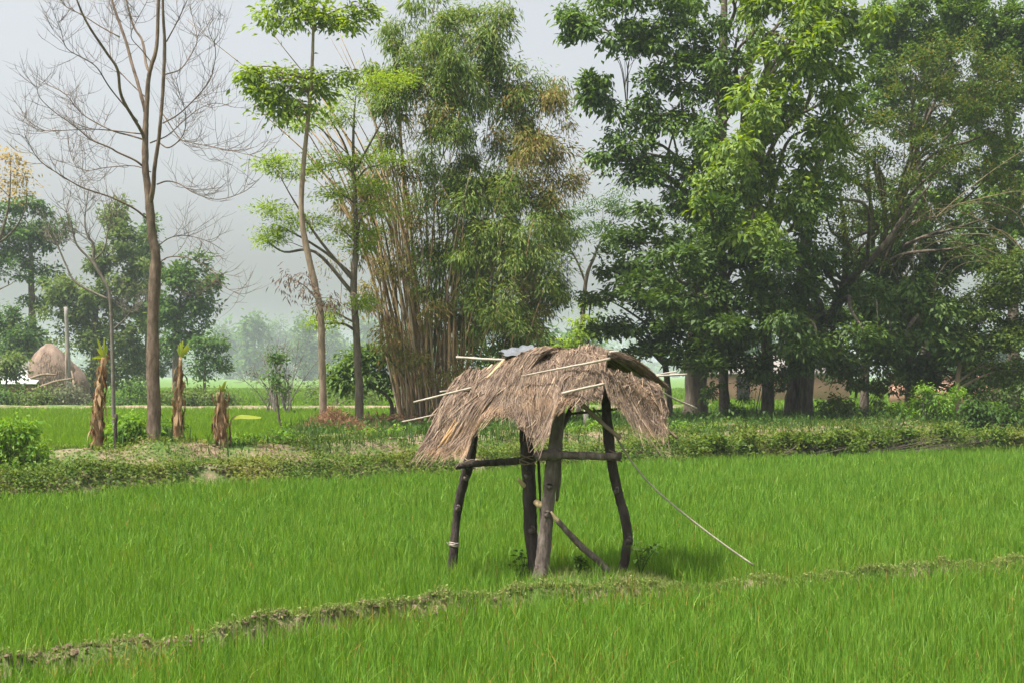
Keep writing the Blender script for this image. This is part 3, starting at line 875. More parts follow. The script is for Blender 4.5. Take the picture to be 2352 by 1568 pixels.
def tree(name, label, cat, trunk, radii, blobs, d, style, mat, bark='bark', dens=1.0, count=1.0, group=None, twigs=0.6,
         base=None, extra=None, lscale=1.0, crown='crown', k=9, lump=0.04, rise=0.35, ahead=0.0):
    blobs = [tuple(b[:4]) + ((b[4] if len(b) > 4 else 0) - ahead,) + tuple(b[5:]) for b in blobs]
    path = poly(trunk, 6)
    z0 = float(terrain(path[0][0], path[0][1]))
    if base is None and abs(path[0][2] - z0) < 1.5:
        path[0][2] = z0 - 0.05
    root = empty(name, [path[0][0], path[0][1], z0], label, cat, group)
    mb = MB()
    tube(mb, path, radii, k, lump)
    if extra:
        for pts, rr in extra:
            tube(mb, poly(pts, 6), rr, 7, 0.04)
    trunks = path if not extra else np.vstack([path] + [poly(p, 6) for p, _ in extra])
    tr = radii if not extra else list(np.concatenate([np.interp(np.linspace(0, 1, len(path)), np.linspace(0, 1, len(radii)), radii)] +
                                                     [np.interp(np.linspace(0, 1, len(poly(p, 6))), np.linspace(0, 1, len(r)), r) for p, r in extra]))
    lf = MB()
    if blobs:
        cs, ow, bc = crown_points(blobs, d, style, dens)
        limbs(mb, trunks, tr, cs, ow, bc, twigs, rise=rise)
        leaf_clumps(lf, cs, style, count, lscale)
    mb.build('trunk', M[bark], root, True)
    if blobs:
        lf.build(crown, M[mat], root)
    return root


# --- the tall bare tree on the left
Z = lambda L, d=27.5: [(x * 0.35, y * 0.35, d) for x, y in L]
bt = empty('bare_tree', [*(P(355, 1030, 27.5)[:2]), float(terrain(*P(355, 1030, 27.5)[:2]))],
           'tall leafless tree with a straight brown trunk on the bank left of the shelter', 'tree')
tk = MB()
px = 27.5 / F
D0 = 27.5
tube(tk, poly([(355, 1042, D0), (354, 1000, D0), (352, 880, D0), (351, 760, D0), (356, 640, D0), (358, 590, D0), (350, 545, D0), (344, 480, D0), (340, 440, D0), (334, 385, D0), (334, 315, D0), (336, 262, D0), (340, 192, D0), (346, 157, D0), (360, 105, D0), (364, 0, D0), (372, -130, D0)], 6),
     [19 * px, 16 * px, 14.5 * px, 13.5 * px, 13.5 * px, 11.5 * px, 10.5 * px, 10 * px, 8.5 * px, 7.5 * px, 7 * px, 6 * px, 5 * px, 5 * px, 4 * px, 4 * px, 2 * px], 12, 0.05)
stems = [
    ([(344, 470, D0), (352, 430, D0 - .1), (355, 385, D0 - .2), (364, 325, D0 - .3), (369, 273, D0 - .4), (374, 210, D0 - .4), (378, 105, D0 - .5), (374, 0, D0 - .6), (380, -120, D0 - .6)], (8, 6, 5, 5, 2)),
    ([(335, 262, D0), (329, 238, D0), (316, 190, D0 + .1), (301, 140, D0 + .3), (290, 98, D0 + .4), (268, 35, D0 + .6), (257, 0, D0 + .7), (235, -90, D0 + .8)], (6, 5, 4.5, 4, 2)),
    ([(333, 330, D0), (324, 301, D0 - .1), (280, 224, D0 - .6), (270, 161, D0 - .8), (245, 122, D0 - .9), (210, 70, D0 - 1.1), (189, 31, D0 - 1.2), (165, -30, D0 - 1.3)], (5.5, 4.5, 4, 3.5, 2)),
    ([(344, 165, D0), (336, 150, D0 + .2), (327, 95, D0 + .4), (308, 63, D0 + .6), (290, 0, D0 + .8), (280, -60, D0 + .9)], (4.5, 4, 3, 2)),
]
for pts, rr in stems:
    tube(tk, poly(pts, 6), [r * px * 0.78 for r in rr], 8, 0.04)
trunk_o = tk.build('trunk', M['bark_bare'], bt, True)


def twig_off(mb, path, n, L, r0, depth, upc=0.7, k=4):
    """Side twigs that sweep outward and curl up towards their tips."""
    m = len(path)
    for q_ in range(n):
        f = rng.uniform(0.25, 1.0)
        i = min(m - 2, int(f * (m - 1)))
        tg = nrm(path[i + 1] - path[i])
        ax = nrm(rng.normal(0, 1, 3) * [1, 0.8, 0.6])
        dr = nrm(tg * 0.75 + ax * 0.85)
        l = L * rng.uniform(0.5, 1.15) * (1.15 - 0.5 * f)
        p = [path[i]]
        dcur = dr
        for s_ in range(5):
            dcur = nrm(dcur + np.array([0, 0, upc * 0.22]) + rng.normal(0, 0.14, 3))
            p.append(p[-1] + dcur * l / 5)
        p = np.array(p)
        tube(mb, p, [r0, r0 * 0.75, r0 * 0.4], k)
        if depth > 0:
            twig_off(mb, p, 4, L * 0.55, r0 * 0.65, depth - 1, upc)


branches = [
    (Z([(935, 1090), (880, 1050), (770, 1000), (720, 970), (600, 920), (540, 870), (450, 800), (350, 730), (260, 640), (240, 560)]), 4.2, -0.6),
    (Z([(968, 1440), (880, 1370), (740, 1300), (560, 1240), (480, 1200), (320, 1100), (240, 1030), (160, 880)]), 4.2, -1.2),
    (Z([(935, 915), (850, 890), (740, 860), (600, 790), (520, 730), (430, 620), (320, 560), (290, 530)]), 3.6, 0.8),
    (Z([(925, 880), (700, 855), (560, 850), (300, 860), (200, 820), (160, 740)]), 2.6, 1.4),
    (Z([(905, 800), (730, 590), (640, 450), (560, 390), (440, 320), (400, 200), (370, 130)]), 3.0, -1.4),
    (Z([(785, 245), (650, 170), (540, 100), (440, 50), (400, 0), (380, -60)]), 3.0, 0.7),
    (Z([(985, 940), (1100, 890), (1200, 800), (1300, 720), (1400, 680), (1500, 690)]), 3.0, 0.9),
    (Z([(1040, 935), (1110, 970), (1200, 890), (1220, 760), (1180, 620), (1150, 500)]), 3.2, -0.8),
    (Z([(1068, 810), (1160, 760), (1250, 680), (1370, 540), (1410, 400), (1410, 300), (1370, 200), (1400, 120)]), 3.0, -1.1),
    (Z([(1085, 490), (1190, 450), (1280, 310), (1290, 220), (1240, 30)]), 2.8, 0.6),
    (Z([(1092, 275), (1160, 150), (1230, 0), (1260, -60)]), 3.2, -0.5),
    (Z([(1030, 1210), (1100, 1190), (1180, 1210), (1280, 1270), (1430, 1310), (1600, 1260), (1700, 1180)]), 3.0, -0.8),
    (Z([(990, 1130), (880, 1090), (700, 1100), (560, 1120), (480, 1060), (440, 900)]), 2.4, 1.0),
    ([(362, 566, D0), (392, 546, D0), (432, 542, D0), (480, 556, D0), (516, 578, D0)], 2.4, 0.5),
    ([(364, 606, D0), (384, 592, D0), (416, 590, D0), (456, 602, D0), (492, 626, D0), (508, 654, D0), (560, 682, D0)], 2.6, -0.8),
    ([(374, 262, D0), (410, 315, D0), (434, 327, D0), (490, 338, D0), (546, 350, D0), (616, 367, D0)], 2.4, -1.4),
    (Z([(955, 640), (830, 520), (735, 400), (720, 250), (740, 100), (700, -40)]), 2.6, 1.1),
    (Z([(1000, 420), (930, 330), (860, 240), (900, 130), (960, 20), (985, -60)]), 2.4, -0.8),
]
for pts, rp, dd in branches:
    pp = [(a, b, c + dd * (i / (len(pts) - 1))) for i, (a, b, c) in enumerate(pts)]
    path = poly(pp, 5)
    mb = MB()
    tube(mb, path, [rp * px * 0.6, rp * px * 0.45, rp * px * 0.3, 0.005], 6, 0.03)
    ln = np.linalg.norm(path[-1] - path[0])
    twig_off(mb, path, int(6 + 6 * ln), 1.0, 0.005, 1)
    mb.build('branch', M['bark_bare'], trunk_o, True)

# --- slim bare tree behind it
sb = empty('bare_tree', [*(P(262, 1000, 46)[:2]), 0], 'thin dead grey tree with forked twigs behind the tall bare trunk', 'tree')
tk = MB(); D1 = 46.0
paths = [[(262, 1003, D1), (260, 900, D1), (258, 800, D1), (252, 680, D1), (235, 640, D1), (216, 600, D1), (214, 560, D1), (200, 540, D1), (195, 500, D1), (205, 430, D1)],
         [(235, 640, D1), (210, 600, D1), (176, 562, D1), (165, 520, D1), (150, 480, D1)],
         [(252, 690, D1), (176, 650, D1), (150, 605, D1), (130, 560, D1), (110, 540, D1)],
         [(214, 600, D1), (240, 570, D1), (250, 520, D1), (262, 490, D1)],
         [(256, 760, D1), (290, 730, D1), (310, 700, D1)]]
for p_, r_ in zip(paths, (0.075, 0.05, 0.045, 0.035, 0.03)):
    pa = poly(p_, 5)
    tube(tk, pa, [r_, r_ * 0.8, r_ * 0.6, 0.012], 6, 0.04)
tk.build('trunk', M['twig'], sb, True)
for p_ in paths:
    mb = MB(); pa = poly(p_, 5)
    twig_off(mb, pa[len(pa) // 3:], 12, 1.5, 0.012, 1)
    mb.build('branch', M['twig'], sb, True)

# --- orange-leaved tree at the left edge
tree('flowering_tree', 'orange yellow leaved tree reaching in at the left edge above the house', 'tree',
     [(-75, 1000, 42), (-70, 800, 42), (-45, 660, 42), (-5, 560, 42), (20, 470, 42), (25, 360, 42)], [0.16, 0.13, 0.10, 0.06, 0.03, 0.012],
     [(18, 360, 24, 22, 0, .7), (8, 415, 26, 20, 0, .7), (50, 398, 15, 18, 0, .7), (44, 445, 16, 12, 0, .7), (-30, 420, 26, 30, 0, .6), (-60, 480, 40, 40)], 42, 'olive', 'flower', 'twig', 1.0, 0.35,
     extra=[([(-55, 700, 42), (-20, 675, 42), (30, 650, 42)], [0.05, 0.03, 0.01]), ([(-5, 560, 42), (30, 530, 42), (58, 480, 42), (62, 420, 42)], [0.04, 0.03, 0.02, 0.01])])

# --- slender silk cotton tree with two tiers
tree('silk_cotton_tree', 'tall slender pale trunk with flat yellow green tiers left of the bamboo', 'tree',
     [(744, 992, 38), (740, 850, 38), (736, 720, 38), (722, 650, 38), (702, 560, 38), (692, 480, 38), (698, 370, 38), (710, 250, 38), (717, 150, 38), (720, 50, 38), (722, -60, 38)],
     [0.115, 0.098, 0.092, 0.09, 0.085, 0.072, 0.064, 0.052, 0.045, 0.036, 0.02],
     [(640, 12, 40, 16, .3), (690, 18, 45, 22), (750, 32, 60, 18), (810, 34, 50, 18), (850, 22, 30, 18), (720, -30, 110, 30), (680, 45, 30, 10),
      (600, 170, 36, 16), (650, 175, 45, 22), (610, 235, 32, 20), (655, 230, 45, 26), (700, 210, 50, 30, .6), (590, 200, 20, 18), (750, 190, 50, 26, .8), (640, 205, 40, 20), (730, 175, 46, 18, 0, .8), (690, 245, 44, 18, 0, .7), (640, 262, 30, 12, 0, .6), (575, 168, 16, 8, 0, .6), (770, 170, 36, 14, 0, .7), (620, 40, 30, 12, 0, .6), (780, 55, 50, 12, 0, .6), (700, -5, 60, 18)],
     38, 'silk', 'silk', 'bark_pale', 1.0, 0.8, twigs=0.7, rise=0.1, crown='crown')
tree('withered_shrub', 'withered brown drooping shoot hanging on the pale slender trunk', 'shrub',
     [(735, 700, 37.5), (715, 672, 37.5), (690, 650, 37.4), (662, 640, 37.3)], [0.03, 0.02, 0.012, 0.006],
     [(672, 640, 26, 14, 0, .8), (700, 655, 26, 16, 0, .7), (735, 690, 26, 14, 0, .8), (775, 690, 24, 12, 0, .6)], 37.5, 'bamboo', 'deadleaf', 'twig', 0.8, 0.17, base=1, lscale=0.85)

# --- feathery tree
tree('feathery_tree', 'feathery pale green tree with dark trunk in front of the bamboo', 'tree',
     [(826, 985, 40), (824, 880, 40), (818, 760, 40), (812, 660, 40), (818, 560, 40), (816, 470, 40), (812, 380, 40), (812, 290, 40), (818, 210, 40)],
     [0.14, 0.11, 0.10, 0.10, 0.08, 0.06, 0.05, 0.035, 0.012],
     [(740, 260, 55, 18), (790, 215, 60, 22), (850, 195, 60, 22), (900, 180, 50, 20, 0.5), (800, 270, 50, 16), (700, 285, 35, 12, 0, .8),
      (640, 385, 50, 14), (690, 400, 55, 20), (640, 372, 30, 10), (760, 370, 70, 20), (830, 380, 60, 20), (890, 370, 40, 18), (850, 430, 50, 20, -1), (780, 450, 50, 16, 0, .7),
      (620, 480, 38, 14), (660, 505, 50, 18), (720, 500, 55, 22), (650, 530, 40, 12), (780, 530, 60, 22), (840, 525, 45, 18), (610, 552, 22, 8), (830, 560, 40, 12), (870, 480, 40, 16, -.8),
      (760, 720, 26, 20, 0, .5), (825, 690, 40, 14, -.6), (738, 738, 26, 12, -.6, .6)],
     40, 'feather', 'feather', 'bark', 1.5, 0.9, twigs=0.5, rise=0.6,
     extra=[([(816, 640, 40), (760, 590, 40.2), (700, 550, 40.3), (640, 520, 40.4)], [0.06, 0.045, 0.03, 0.012]),
            ([(816, 650, 40), (740, 560, 39.6), (680, 470, 39.4), (640, 400, 39.2)], [0.05, 0.04, 0.025, 0.01]),
            ([(812, 400, 40), (790, 330, 40.3), (750, 260, 40.5)], [0.04, 0.03, 0.01]),
            ([(812, 400, 40), (850, 330, 39.7), (900, 240, 39.5)], [0.04, 0.03, 0.01])])

# --- small crooked tree between them and the bamboo
tree('small_tree', 'small crooked dark green tree between feathery tree and bamboo base', 'tree',
     [(898, 972, 44), (900, 930, 44), (885, 905, 44), (860, 890, 44), (840, 870, 44)], [0.07, 0.06, 0.05, 0.04, 0.02],
     [(800, 830, 34, 26), (850, 850, 40, 34), (880, 810, 36, 30), (900, 870, 30, 26), (785, 870, 26, 20), (850, 800, 30, 18)], 44, 'broad', 'broad', 'bark', 1.2, 0.9, lscale=0.85,
     extra=[([(902, 960, 44), (915, 910, 44), (905, 880, 44)], [0.05, 0.04, 0.02])])

# --- bamboo clump
bm = empty('bamboo_clump', [*(P(985, 975, 42.6)[:2]), 0.5], 'great bamboo clump with brown fanning culms in the middle of the picture', 'bamboo')
DB = 42.6
for i in range(96):
    f = rng.uniform(0, 1) ** 1.25
    bx = 925 + 130 * f + rng.normal(0, 6)
    dd = DB + rng.uniform(-1.1, 1.3)
    fan = (f - 0.42)
    top = rng.uniform(40, 520) if rng.uniform() < 0.75 else rng.uniform(480, 760)
    lean = fan * 260 + rng.normal(0, 75) - 60
    if f < 0.35:
        lean -= 40
    if f > 0.5:
        top = rng.uniform(300, 760)
    hfr = (975 - top) / 900
    b = (bx, 978, dd)
    m1 = (bx + lean * 0.26 * hfr + rng.normal(0, 7), 975 - (975 - top) * 0.4, dd + rng.normal(0, .3))
    m2 = (bx + lean * 0.68 * hfr + rng.normal(0, 14), 975 - (975 - top) * 0.75, dd + rng.normal(0, .6))
    e = (bx + lean * 1.35 * hfr, top, dd + rng.normal(0, 1.0))
    mb = MB()
    path = poly([b, m1, m2, e], 7)
    path[0][2] = 0.4
    r = rng.uniform(0.018, 0.042)
    tube(mb, path, [r, r, r * 0.8, r * 0.3], 6, 0.02)
    # nodes
    for j in range(2, len(path) - 3, 2):
        tube(mb, [path[j], path[j] + (path[j + 1] - path[j]) * 0.05], r * 1.18, 6)
    mt = 'culm' if rng.uniform() < 0.62 else ('culm_pale' if rng.uniform() < 0.6 else 'culm_green')
    mb.build('culm', M[mt], bm, True)
bb = [(1000, 40, 90, 50), (950, 100, 70, 60), (1090, 60, 80, 60), (1140, 50, 40, 60, 0, .5), (1040, 160, 110, 80), (930, 215, 70, 70), (1120, 150, 50, 60, 0, .8), (1170, 240, 80, 60), (1050, 280, 90, 70, .5, .7), (900, 300, 50, 60, 0, .6),
      (1090, 390, 80, 80), (1010, 400, 60, 70, .8, .55), (1130, 500, 100, 80), (1000, 470, 50, 50, -.6, .7), (1060, 560, 80, 60), (1160, 600, 100, 80), (1250, 590, 60, 60), (1090, 690, 80, 70),
      (1190, 700, 90, 60), (1140, 770, 80, 40), (1060, 760, 50, 50, 0, .8), (1010, 590, 50, 50, -.7, .8), (980, 660, 40, 40, -.8, .5), (1250, 680, 50, 40), (1160, 420, 60, 60, .5), (960, 560, 40, 40, -.5, .5), (1180, 330, 70, 60), (1240, 480, 60, 60),
      (1080, 620, 60, 50, -1.5), (1030, 300, 60, 60, -1.2), (960, 170, 60, 50, -1), (1000, 110, 70, 50, -1), (1150, 430, 70, 60, -1.2), (1200, 520, 70, 60, -1.4), (1100, 550, 60, 60, -1.5), (1060, 450, 50, 60, -1.2), (1120, 680, 70, 60, -1.7), (1000, 380, 40, 50, -1.2, .7), (1050, 210, 70, 60, -1), (1210, 620, 70, 60, -1.6), (900, 230, 50, 50, -.5), (1140, 740, 80, 50, -1.8), (870, 160, 50, 50, 0, .5), (890, 90, 40, 40, 0, .4), (1150, 160, 60, 60, 0, .8), (1230, 200, 60, 40, .5, .8), (1270, 640, 40, 50, -.5), (1290, 560, 30, 50, 0, .7), (850, 400, 40, 40, 0, .4)]
cs, ow, bc = crown_points(bb, DB, 'bamboo', 1.25)
lf = MB(); leaf_clumps(lf, cs, 'bamboo', 1.0)
lf.build('foliage', M['bamboo'], bm)
bd = [(1220, 240, 80, 50), (1260, 300, 70, 60), (1200, 310, 70, 60, -.5), (1270, 390, 70, 60), (1310, 420, 40, 60, 0, .7), (1230, 450, 60, 40, -.5, .8), (1280, 230, 50, 40), (1180, 650, 50, 40, -1.2, .6), (1220, 740, 40, 40, -1.2, .6), (940, 330, 60, 70, -.5, .35), (820, 470, 60, 60, .5, .35), (800, 560, 50, 60, .5, .3), (860, 430, 50, 60, .5, .3), (880, 560, 40, 60, -.5, .25), (930, 650, 40, 60, -.8, .2), (890, 380, 60, 50, 0, .4), (900, 760, 50, 60, -.9, .18), (960, 820, 60, 60, -1.2, .2), (1010, 720, 50, 60, -1.2, .3), (870, 660, 40, 60, -.8, .22), (1030, 880, 40, 50, -1.2, .25), (960, 480, 60, 60, -1, .3), (1210, 380, 60, 50, -1.3), (1010, 250, 60, 60, -.8, .35)]
cs2, ow2, bc2 = crown_points(bd, DB, 'bamboo', 1.0)
lf = MB(); leaf_clumps(lf, cs2, 'bamboo', 0.8)
lf.build('dry_foliage', M['bamboo_dry'], bm)
br = MB()
allc = np.concatenate([cs, cs2])
cen = P(1060, 700, DB)
for e in allc[rng.uniform(0, 1, len(allc)) < 0.55]:
    L_ = rng.uniform(0.7, 1.8)
    a = e + np.array([(P(1000, 0, DB)[0] - e[0]) * 0.16 + rng.normal(0, 0.2), rng.normal(0, 0.3), -L_])
    tube(br, catmull([a, (a + e) / 2 + [rng.normal(0, .1), 0, L_ * 0.15], e, e + nrm(e - a) * 0.3 * [1, 1, -0.5]], 3), [0.012, 0.009, 0.004], 4)
br.build('branch', M['culm'], bm)
# heap of dead sheaths at the clump foot
ds = MB()
n = 2500
pos = P(985, 975, 41.6) + np.stack([rng.normal(0, 1.0, n), rng.normal(0, 0.5, n), np.zeros(n)], -1)
pos[:, 2] = terrain(pos[:, 0], pos[:, 1]) + np.abs(rng.normal(0, 0.12, n))
leaves(ds, pos, rng.normal(0, 1, (n, 3)) * [1, 1, .4], np.array([0, 0, 1.]) + rng.normal(0, .4, (n, 3)), rng.uniform(.15, .4, n), rng.uniform(.02, .06, n))
ds.build('leaf_litter', M['straw'], bm)

# --- straw heap at the foot of the slender trunks
sh_ = empty('straw_heap', [*(P(755, 1000, 36)[:2]), 0.55], 'heap of brown dead weeds around the slender tree foot', 'straw heap')
mb = MB()
n = 8000
c = P(762, 990, 36.5)
pos = c + np.stack([rng.normal(0, 0.55, n), rng.normal(0, 0.45, n), np.zeros(n)], -1)
rr = np.sqrt(((pos[:, 0] - c[0]) / 0.95) ** 2 + ((pos[:, 1] - c[1]) / 0.8) ** 2)
pos[:, 2] = terrain(pos[:, 0], pos[:, 1]) + rng.uniform(0, 1, n) * np.maximum(0.04, 0.75 * (1 - rr))
leaves(mb, pos, rng.normal(0, 1, (n, 3)) + [0, 0, -0.2], np.array([0, 0, 1.]) + rng.normal(0, .5, (n, 3)), rng.uniform(.1, .3, n), rng.uniform(.01, .03, n))
mb.build('dead_stalks', M['straw'], sh_)

# --- right hand trees
RD = 49
tree('broadleaf_tree', 'largest dark broadleaf tree right of the bamboo with branches spreading left against the sky', 'tree',
     [(1597, 972, RD), (1598, 900, RD), (1600, 800, RD), (1612, 650, RD), (1640, 480, RD), (1655, 300, RD), (1660, 150, RD), (1665, -60, RD)],
     [0.48, 0.38, 0.36, 0.33, 0.27, 0.22, 0.17, 0.08],
     [(1330, 25, 50, 26), (1400, 40, 70, 40), (1350, 80, 60, 26), (1440, 110, 80, 45), (1500, 60, 90, 60), (1530, 160, 90, 45), (1600, 60, 100, 70), (1600, 150, 80, 50), (1390, 215, 60, 36), (1440, 240, 70, 42), (1360, 200, 40, 28),
      (1510, 270, 80, 40), (1580, 300, 80, 50), (1440, 330, 60, 30), (1500, 360, 80, 36), (1410, 370, 46, 28), (1560, 400, 90, 46), (1480, 410, 50, 24), (1690, 90, 80, 70), (1680, 210, 60, 60, 1), (1640, 380, 60, 60, 1), (1600, 470, 70, 50, .5), (1500, -40, 200, 60), (1700, -40, 150, 60), (1640, 300, 60, 60, -1.2), (1680, 160, 70, 60, -1.2), (1600, 230, 60, 40), (1650, 480, 60, 50, -1.2), (1560, 470, 60, 40, 0, .8), (1640, 560, 50, 50, -1.3)],
     RD, 'broad', 'broad', 'bark', 1.05, 1.0, twigs=0.7, ahead=3.0,
     extra=[([(1650, 330, RD), (1610, 285, RD), (1560, 262, RD), (1500, 265, RD), (1440, 250, RD)], [0.12, 0.1, 0.08, 0.06, 0.03]),
            ([(1640, 470, RD), (1600, 420, RD), (1540, 370, RD), (1480, 350, RD)], [0.12, 0.09, 0.07, 0.03]),
            ([(1658, 210, RD), (1620, 160, RD), (1540, 130, RD), (1440, 100, RD), (1380, 60, RD)], [0.12, 0.1, 0.08, 0.05, 0.02]),
            ([(1658, 240, RD), (1700, 190, RD), (1740, 120, RD), (1800, 40, RD)], [0.13, 0.1, 0.08, 0.05])])
tree('mango_tree', 'bright yellow green drooping leaved tree right of the largest broadleaf crown', 'tree',
     [(1762, 968, 47.5), (1764, 880, 47.5), (1760, 780, 47.5), (1745, 620, 47.5), (1722, 450, 47.5), (1708, 330, 47.5), (1715, 200, 47.5), (1730, 60, 47.5)], [0.24, 0.2, 0.19, 0.19, 0.17, 0.15, 0.11, 0.06],
     [(1800, 80, 90, 60), (1880, 60, 80, 60), (1760, 10, 90, 50), (1900, -20, 120, 60), (1950, 110, 70, 70), (1850, 160, 90, 60), (1770, 190, 60, 50), (1930, 220, 70, 60), (1800, 260, 80, 60), (1870, 290, 80, 50), (1740, 290, 50, 46),
      (1780, 350, 70, 50), (1690, 350, 60, 40), (1850, 380, 60, 44), (1660, 410, 56, 36), (1740, 420, 70, 44), (1810, 450, 50, 50), (1700, 460, 50, 36), (1640, 440, 40, 24), (1830, 480, 30, 24), (1920, 340, 50, 50, 1), (1730, 230, 60, 60, -1), (1720, 380, 60, 60, -1.2), (1770, 500, 50, 40, -1), (1720, 530, 50, 40, -1, .8), (1840, 100, 90, 70, -1.2), (1960, 30, 80, 60), (1900, 430, 46, 50, .8)],
     47.5, 'bright', 'bright', 'bark', 1.05, 1.0, twigs=0.6, ahead=6.0)
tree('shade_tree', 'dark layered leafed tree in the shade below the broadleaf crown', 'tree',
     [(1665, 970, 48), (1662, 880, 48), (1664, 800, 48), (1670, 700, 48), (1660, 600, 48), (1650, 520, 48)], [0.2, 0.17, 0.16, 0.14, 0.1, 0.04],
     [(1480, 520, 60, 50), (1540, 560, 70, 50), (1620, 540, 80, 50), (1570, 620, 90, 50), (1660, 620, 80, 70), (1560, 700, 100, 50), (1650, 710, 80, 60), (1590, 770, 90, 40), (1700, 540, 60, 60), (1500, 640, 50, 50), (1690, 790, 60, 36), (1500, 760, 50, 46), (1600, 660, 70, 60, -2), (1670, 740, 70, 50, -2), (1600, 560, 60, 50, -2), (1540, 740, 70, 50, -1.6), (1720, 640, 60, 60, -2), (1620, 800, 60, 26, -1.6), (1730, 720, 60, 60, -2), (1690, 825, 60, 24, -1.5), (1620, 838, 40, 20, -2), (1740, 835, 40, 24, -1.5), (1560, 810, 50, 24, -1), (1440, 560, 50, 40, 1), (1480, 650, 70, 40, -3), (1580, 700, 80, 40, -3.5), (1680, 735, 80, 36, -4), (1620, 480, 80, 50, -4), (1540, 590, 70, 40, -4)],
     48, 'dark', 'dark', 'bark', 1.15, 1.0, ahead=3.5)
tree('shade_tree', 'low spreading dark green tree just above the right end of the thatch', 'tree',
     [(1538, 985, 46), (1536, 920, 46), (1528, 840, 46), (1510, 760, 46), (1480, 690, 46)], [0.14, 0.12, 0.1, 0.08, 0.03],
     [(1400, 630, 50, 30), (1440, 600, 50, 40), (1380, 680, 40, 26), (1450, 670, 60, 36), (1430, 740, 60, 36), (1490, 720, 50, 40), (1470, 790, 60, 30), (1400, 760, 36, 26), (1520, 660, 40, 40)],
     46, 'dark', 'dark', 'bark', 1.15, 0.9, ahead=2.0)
tree('leaning_tree', 'twin trunked tree with a limb leaning right and dark middle foliage', 'tree',
     [(1818, 968, 48), (1822, 900, 48), (1826, 800, 48), (1840, 650, 48), (1865, 480, 48), (1885, 370, 48), (1925, 310, 48), (1980, 260, 48)], [0.3, 0.25, 0.24, 0.2, 0.16, 0.13, 0.09, 0.04],
     [(1780, 560, 60, 60, .6), (1800, 660, 80, 60), (1740, 680, 60, 50, .5), (1860, 600, 60, 60, .6), (1760, 760, 70, 46), (1850, 720, 70, 50), (1900, 800, 60, 30), (1830, 800, 60, 26), (1880, 500, 50, 60, .6, .8), (1940, 740, 50, 40, 1, .8), (1790, 560, 60, 60, -1.2), (1780, 680, 70, 60, -1.2), (1840, 660, 50, 60, -1), (1800, 770, 70, 40, -1.4), (1800, 825, 60, 24, -1), (1890, 830, 50, 26, -1), (1940, 850, 50, 26), (1860, 770, 40, 30, -1.2), (1900, 600, 50, 60, 1.5), (1960, 640, 50, 50, 2), (1840, 560, 50, 50, -1), (2000, 740, 50, 50, 1.5), (1790, 745, 80, 36, -4), (1880, 795, 60, 20, -4), (1990, 765, 50, 26, -3.5), (1800, 600, 60, 50, -4.5), (1880, 440, 60, 50, -3)],
     48, 'broad', 'dark', 'bark', 1.2, 1.0, lscale=0.85, ahead=4.0,
     extra=[([(1850, 968, 47.6), (1852, 900, 47.6), (1862, 810, 47.6), (1890, 752, 47.5), (1925, 690, 46.4), (1942, 620, 45.8), (1940, 520, 45.4), (1930, 440, 45.2), (1945, 370, 45.2)], [0.27, 0.24, 0.22, 0.17, 0.14, 0.11, 0.08, 0.04, 0.015]),
            ([(1932, 670, 46.2), (1975, 620, 45.4), (2030, 565, 44.8), (2090, 480, 44.6), (2140, 420, 44.4)], [0.14, 0.12, 0.1, 0.07, 0.03])])
tree('olive_tree', 'sparse olive and yellow leaved tree filling the upper right with sky showing through', 'tree',
     [(1985, 955, 54), (1990, 800, 54), (2010, 650, 53.5), (2060, 480, 51), (2110, 330, 50), (2160, 200, 50)], [0.18, 0.16, 0.14, 0.12, 0.09, 0.04],
     [(1980, 340, 70, 50, 0, .6), (2060, 300, 80, 60, 0, .6), (2150, 260, 90, 70, 0, .7), (2240, 220, 80, 70, 0, .7), (2100, 180, 80, 60, 0, .8), (2200, 140, 90, 60, 0, .8), (2010, 430, 70, 50, -.5, .55), (2110, 400, 90, 60, 0, .6), (2210, 350, 90, 60, 0, .7), (2300, 300, 70, 70, 0, .7),
      (2280, 400, 80, 50, 0, .6), (1960, 500, 60, 46, -.5, .6), (2060, 520, 80, 40, 0, .55), (2180, 470, 80, 50, 0, .6), (2000, 600, 50, 50, 0, .5), (2310, 180, 60, 60), (2250, 560, 70, 40, 0, .6), (1950, 400, 50, 50, 0, .9), (1965, 470, 50, 40, 0, .9), (1925, 560, 40, 40, 0, .8), (2010, 380, 60, 50, 0, .8), (1930, 330, 50, 50, 1, .9), (2330, 480, 60, 50, 0, .7)],
     50, 'olive', 'olive', 'bark', 1.5, 1.0, twigs=0.8, ahead=5.0)
tree('broadleaf_tree', 'soft dark green crown high in the upper right behind the olive tree', 'tree',
     [(2130, 940, 58), (2125, 700, 58), (2110, 400, 58), (2090, 150, 58)], [0.24, 0.2, 0.14, 0.05],
     [(2040, 110, 70, 60), (2080, 60, 80, 60), (2040, 170, 50, 40), (2150, 30, 90, 40, 0, .8), (2060, 210, 50, 40, 0, .7), (2010, 50, 40, 50, 0, .8), (2180, 90, 70, 50, 0, .7), (2120, 130, 70, 60), (2150, 200, 60, 60), (2100, 280, 60, 60, 0, .8), (2130, 480, 90, 70, 0, .8), (2020, 480, 60, 60, 0, .8), (2180, 380, 80, 60, 0, .7), (1990, 250, 50, 60, 0, .8)], 58, 'small', 'broad', 'bark', 1.1, 1.0, lscale=1.5)
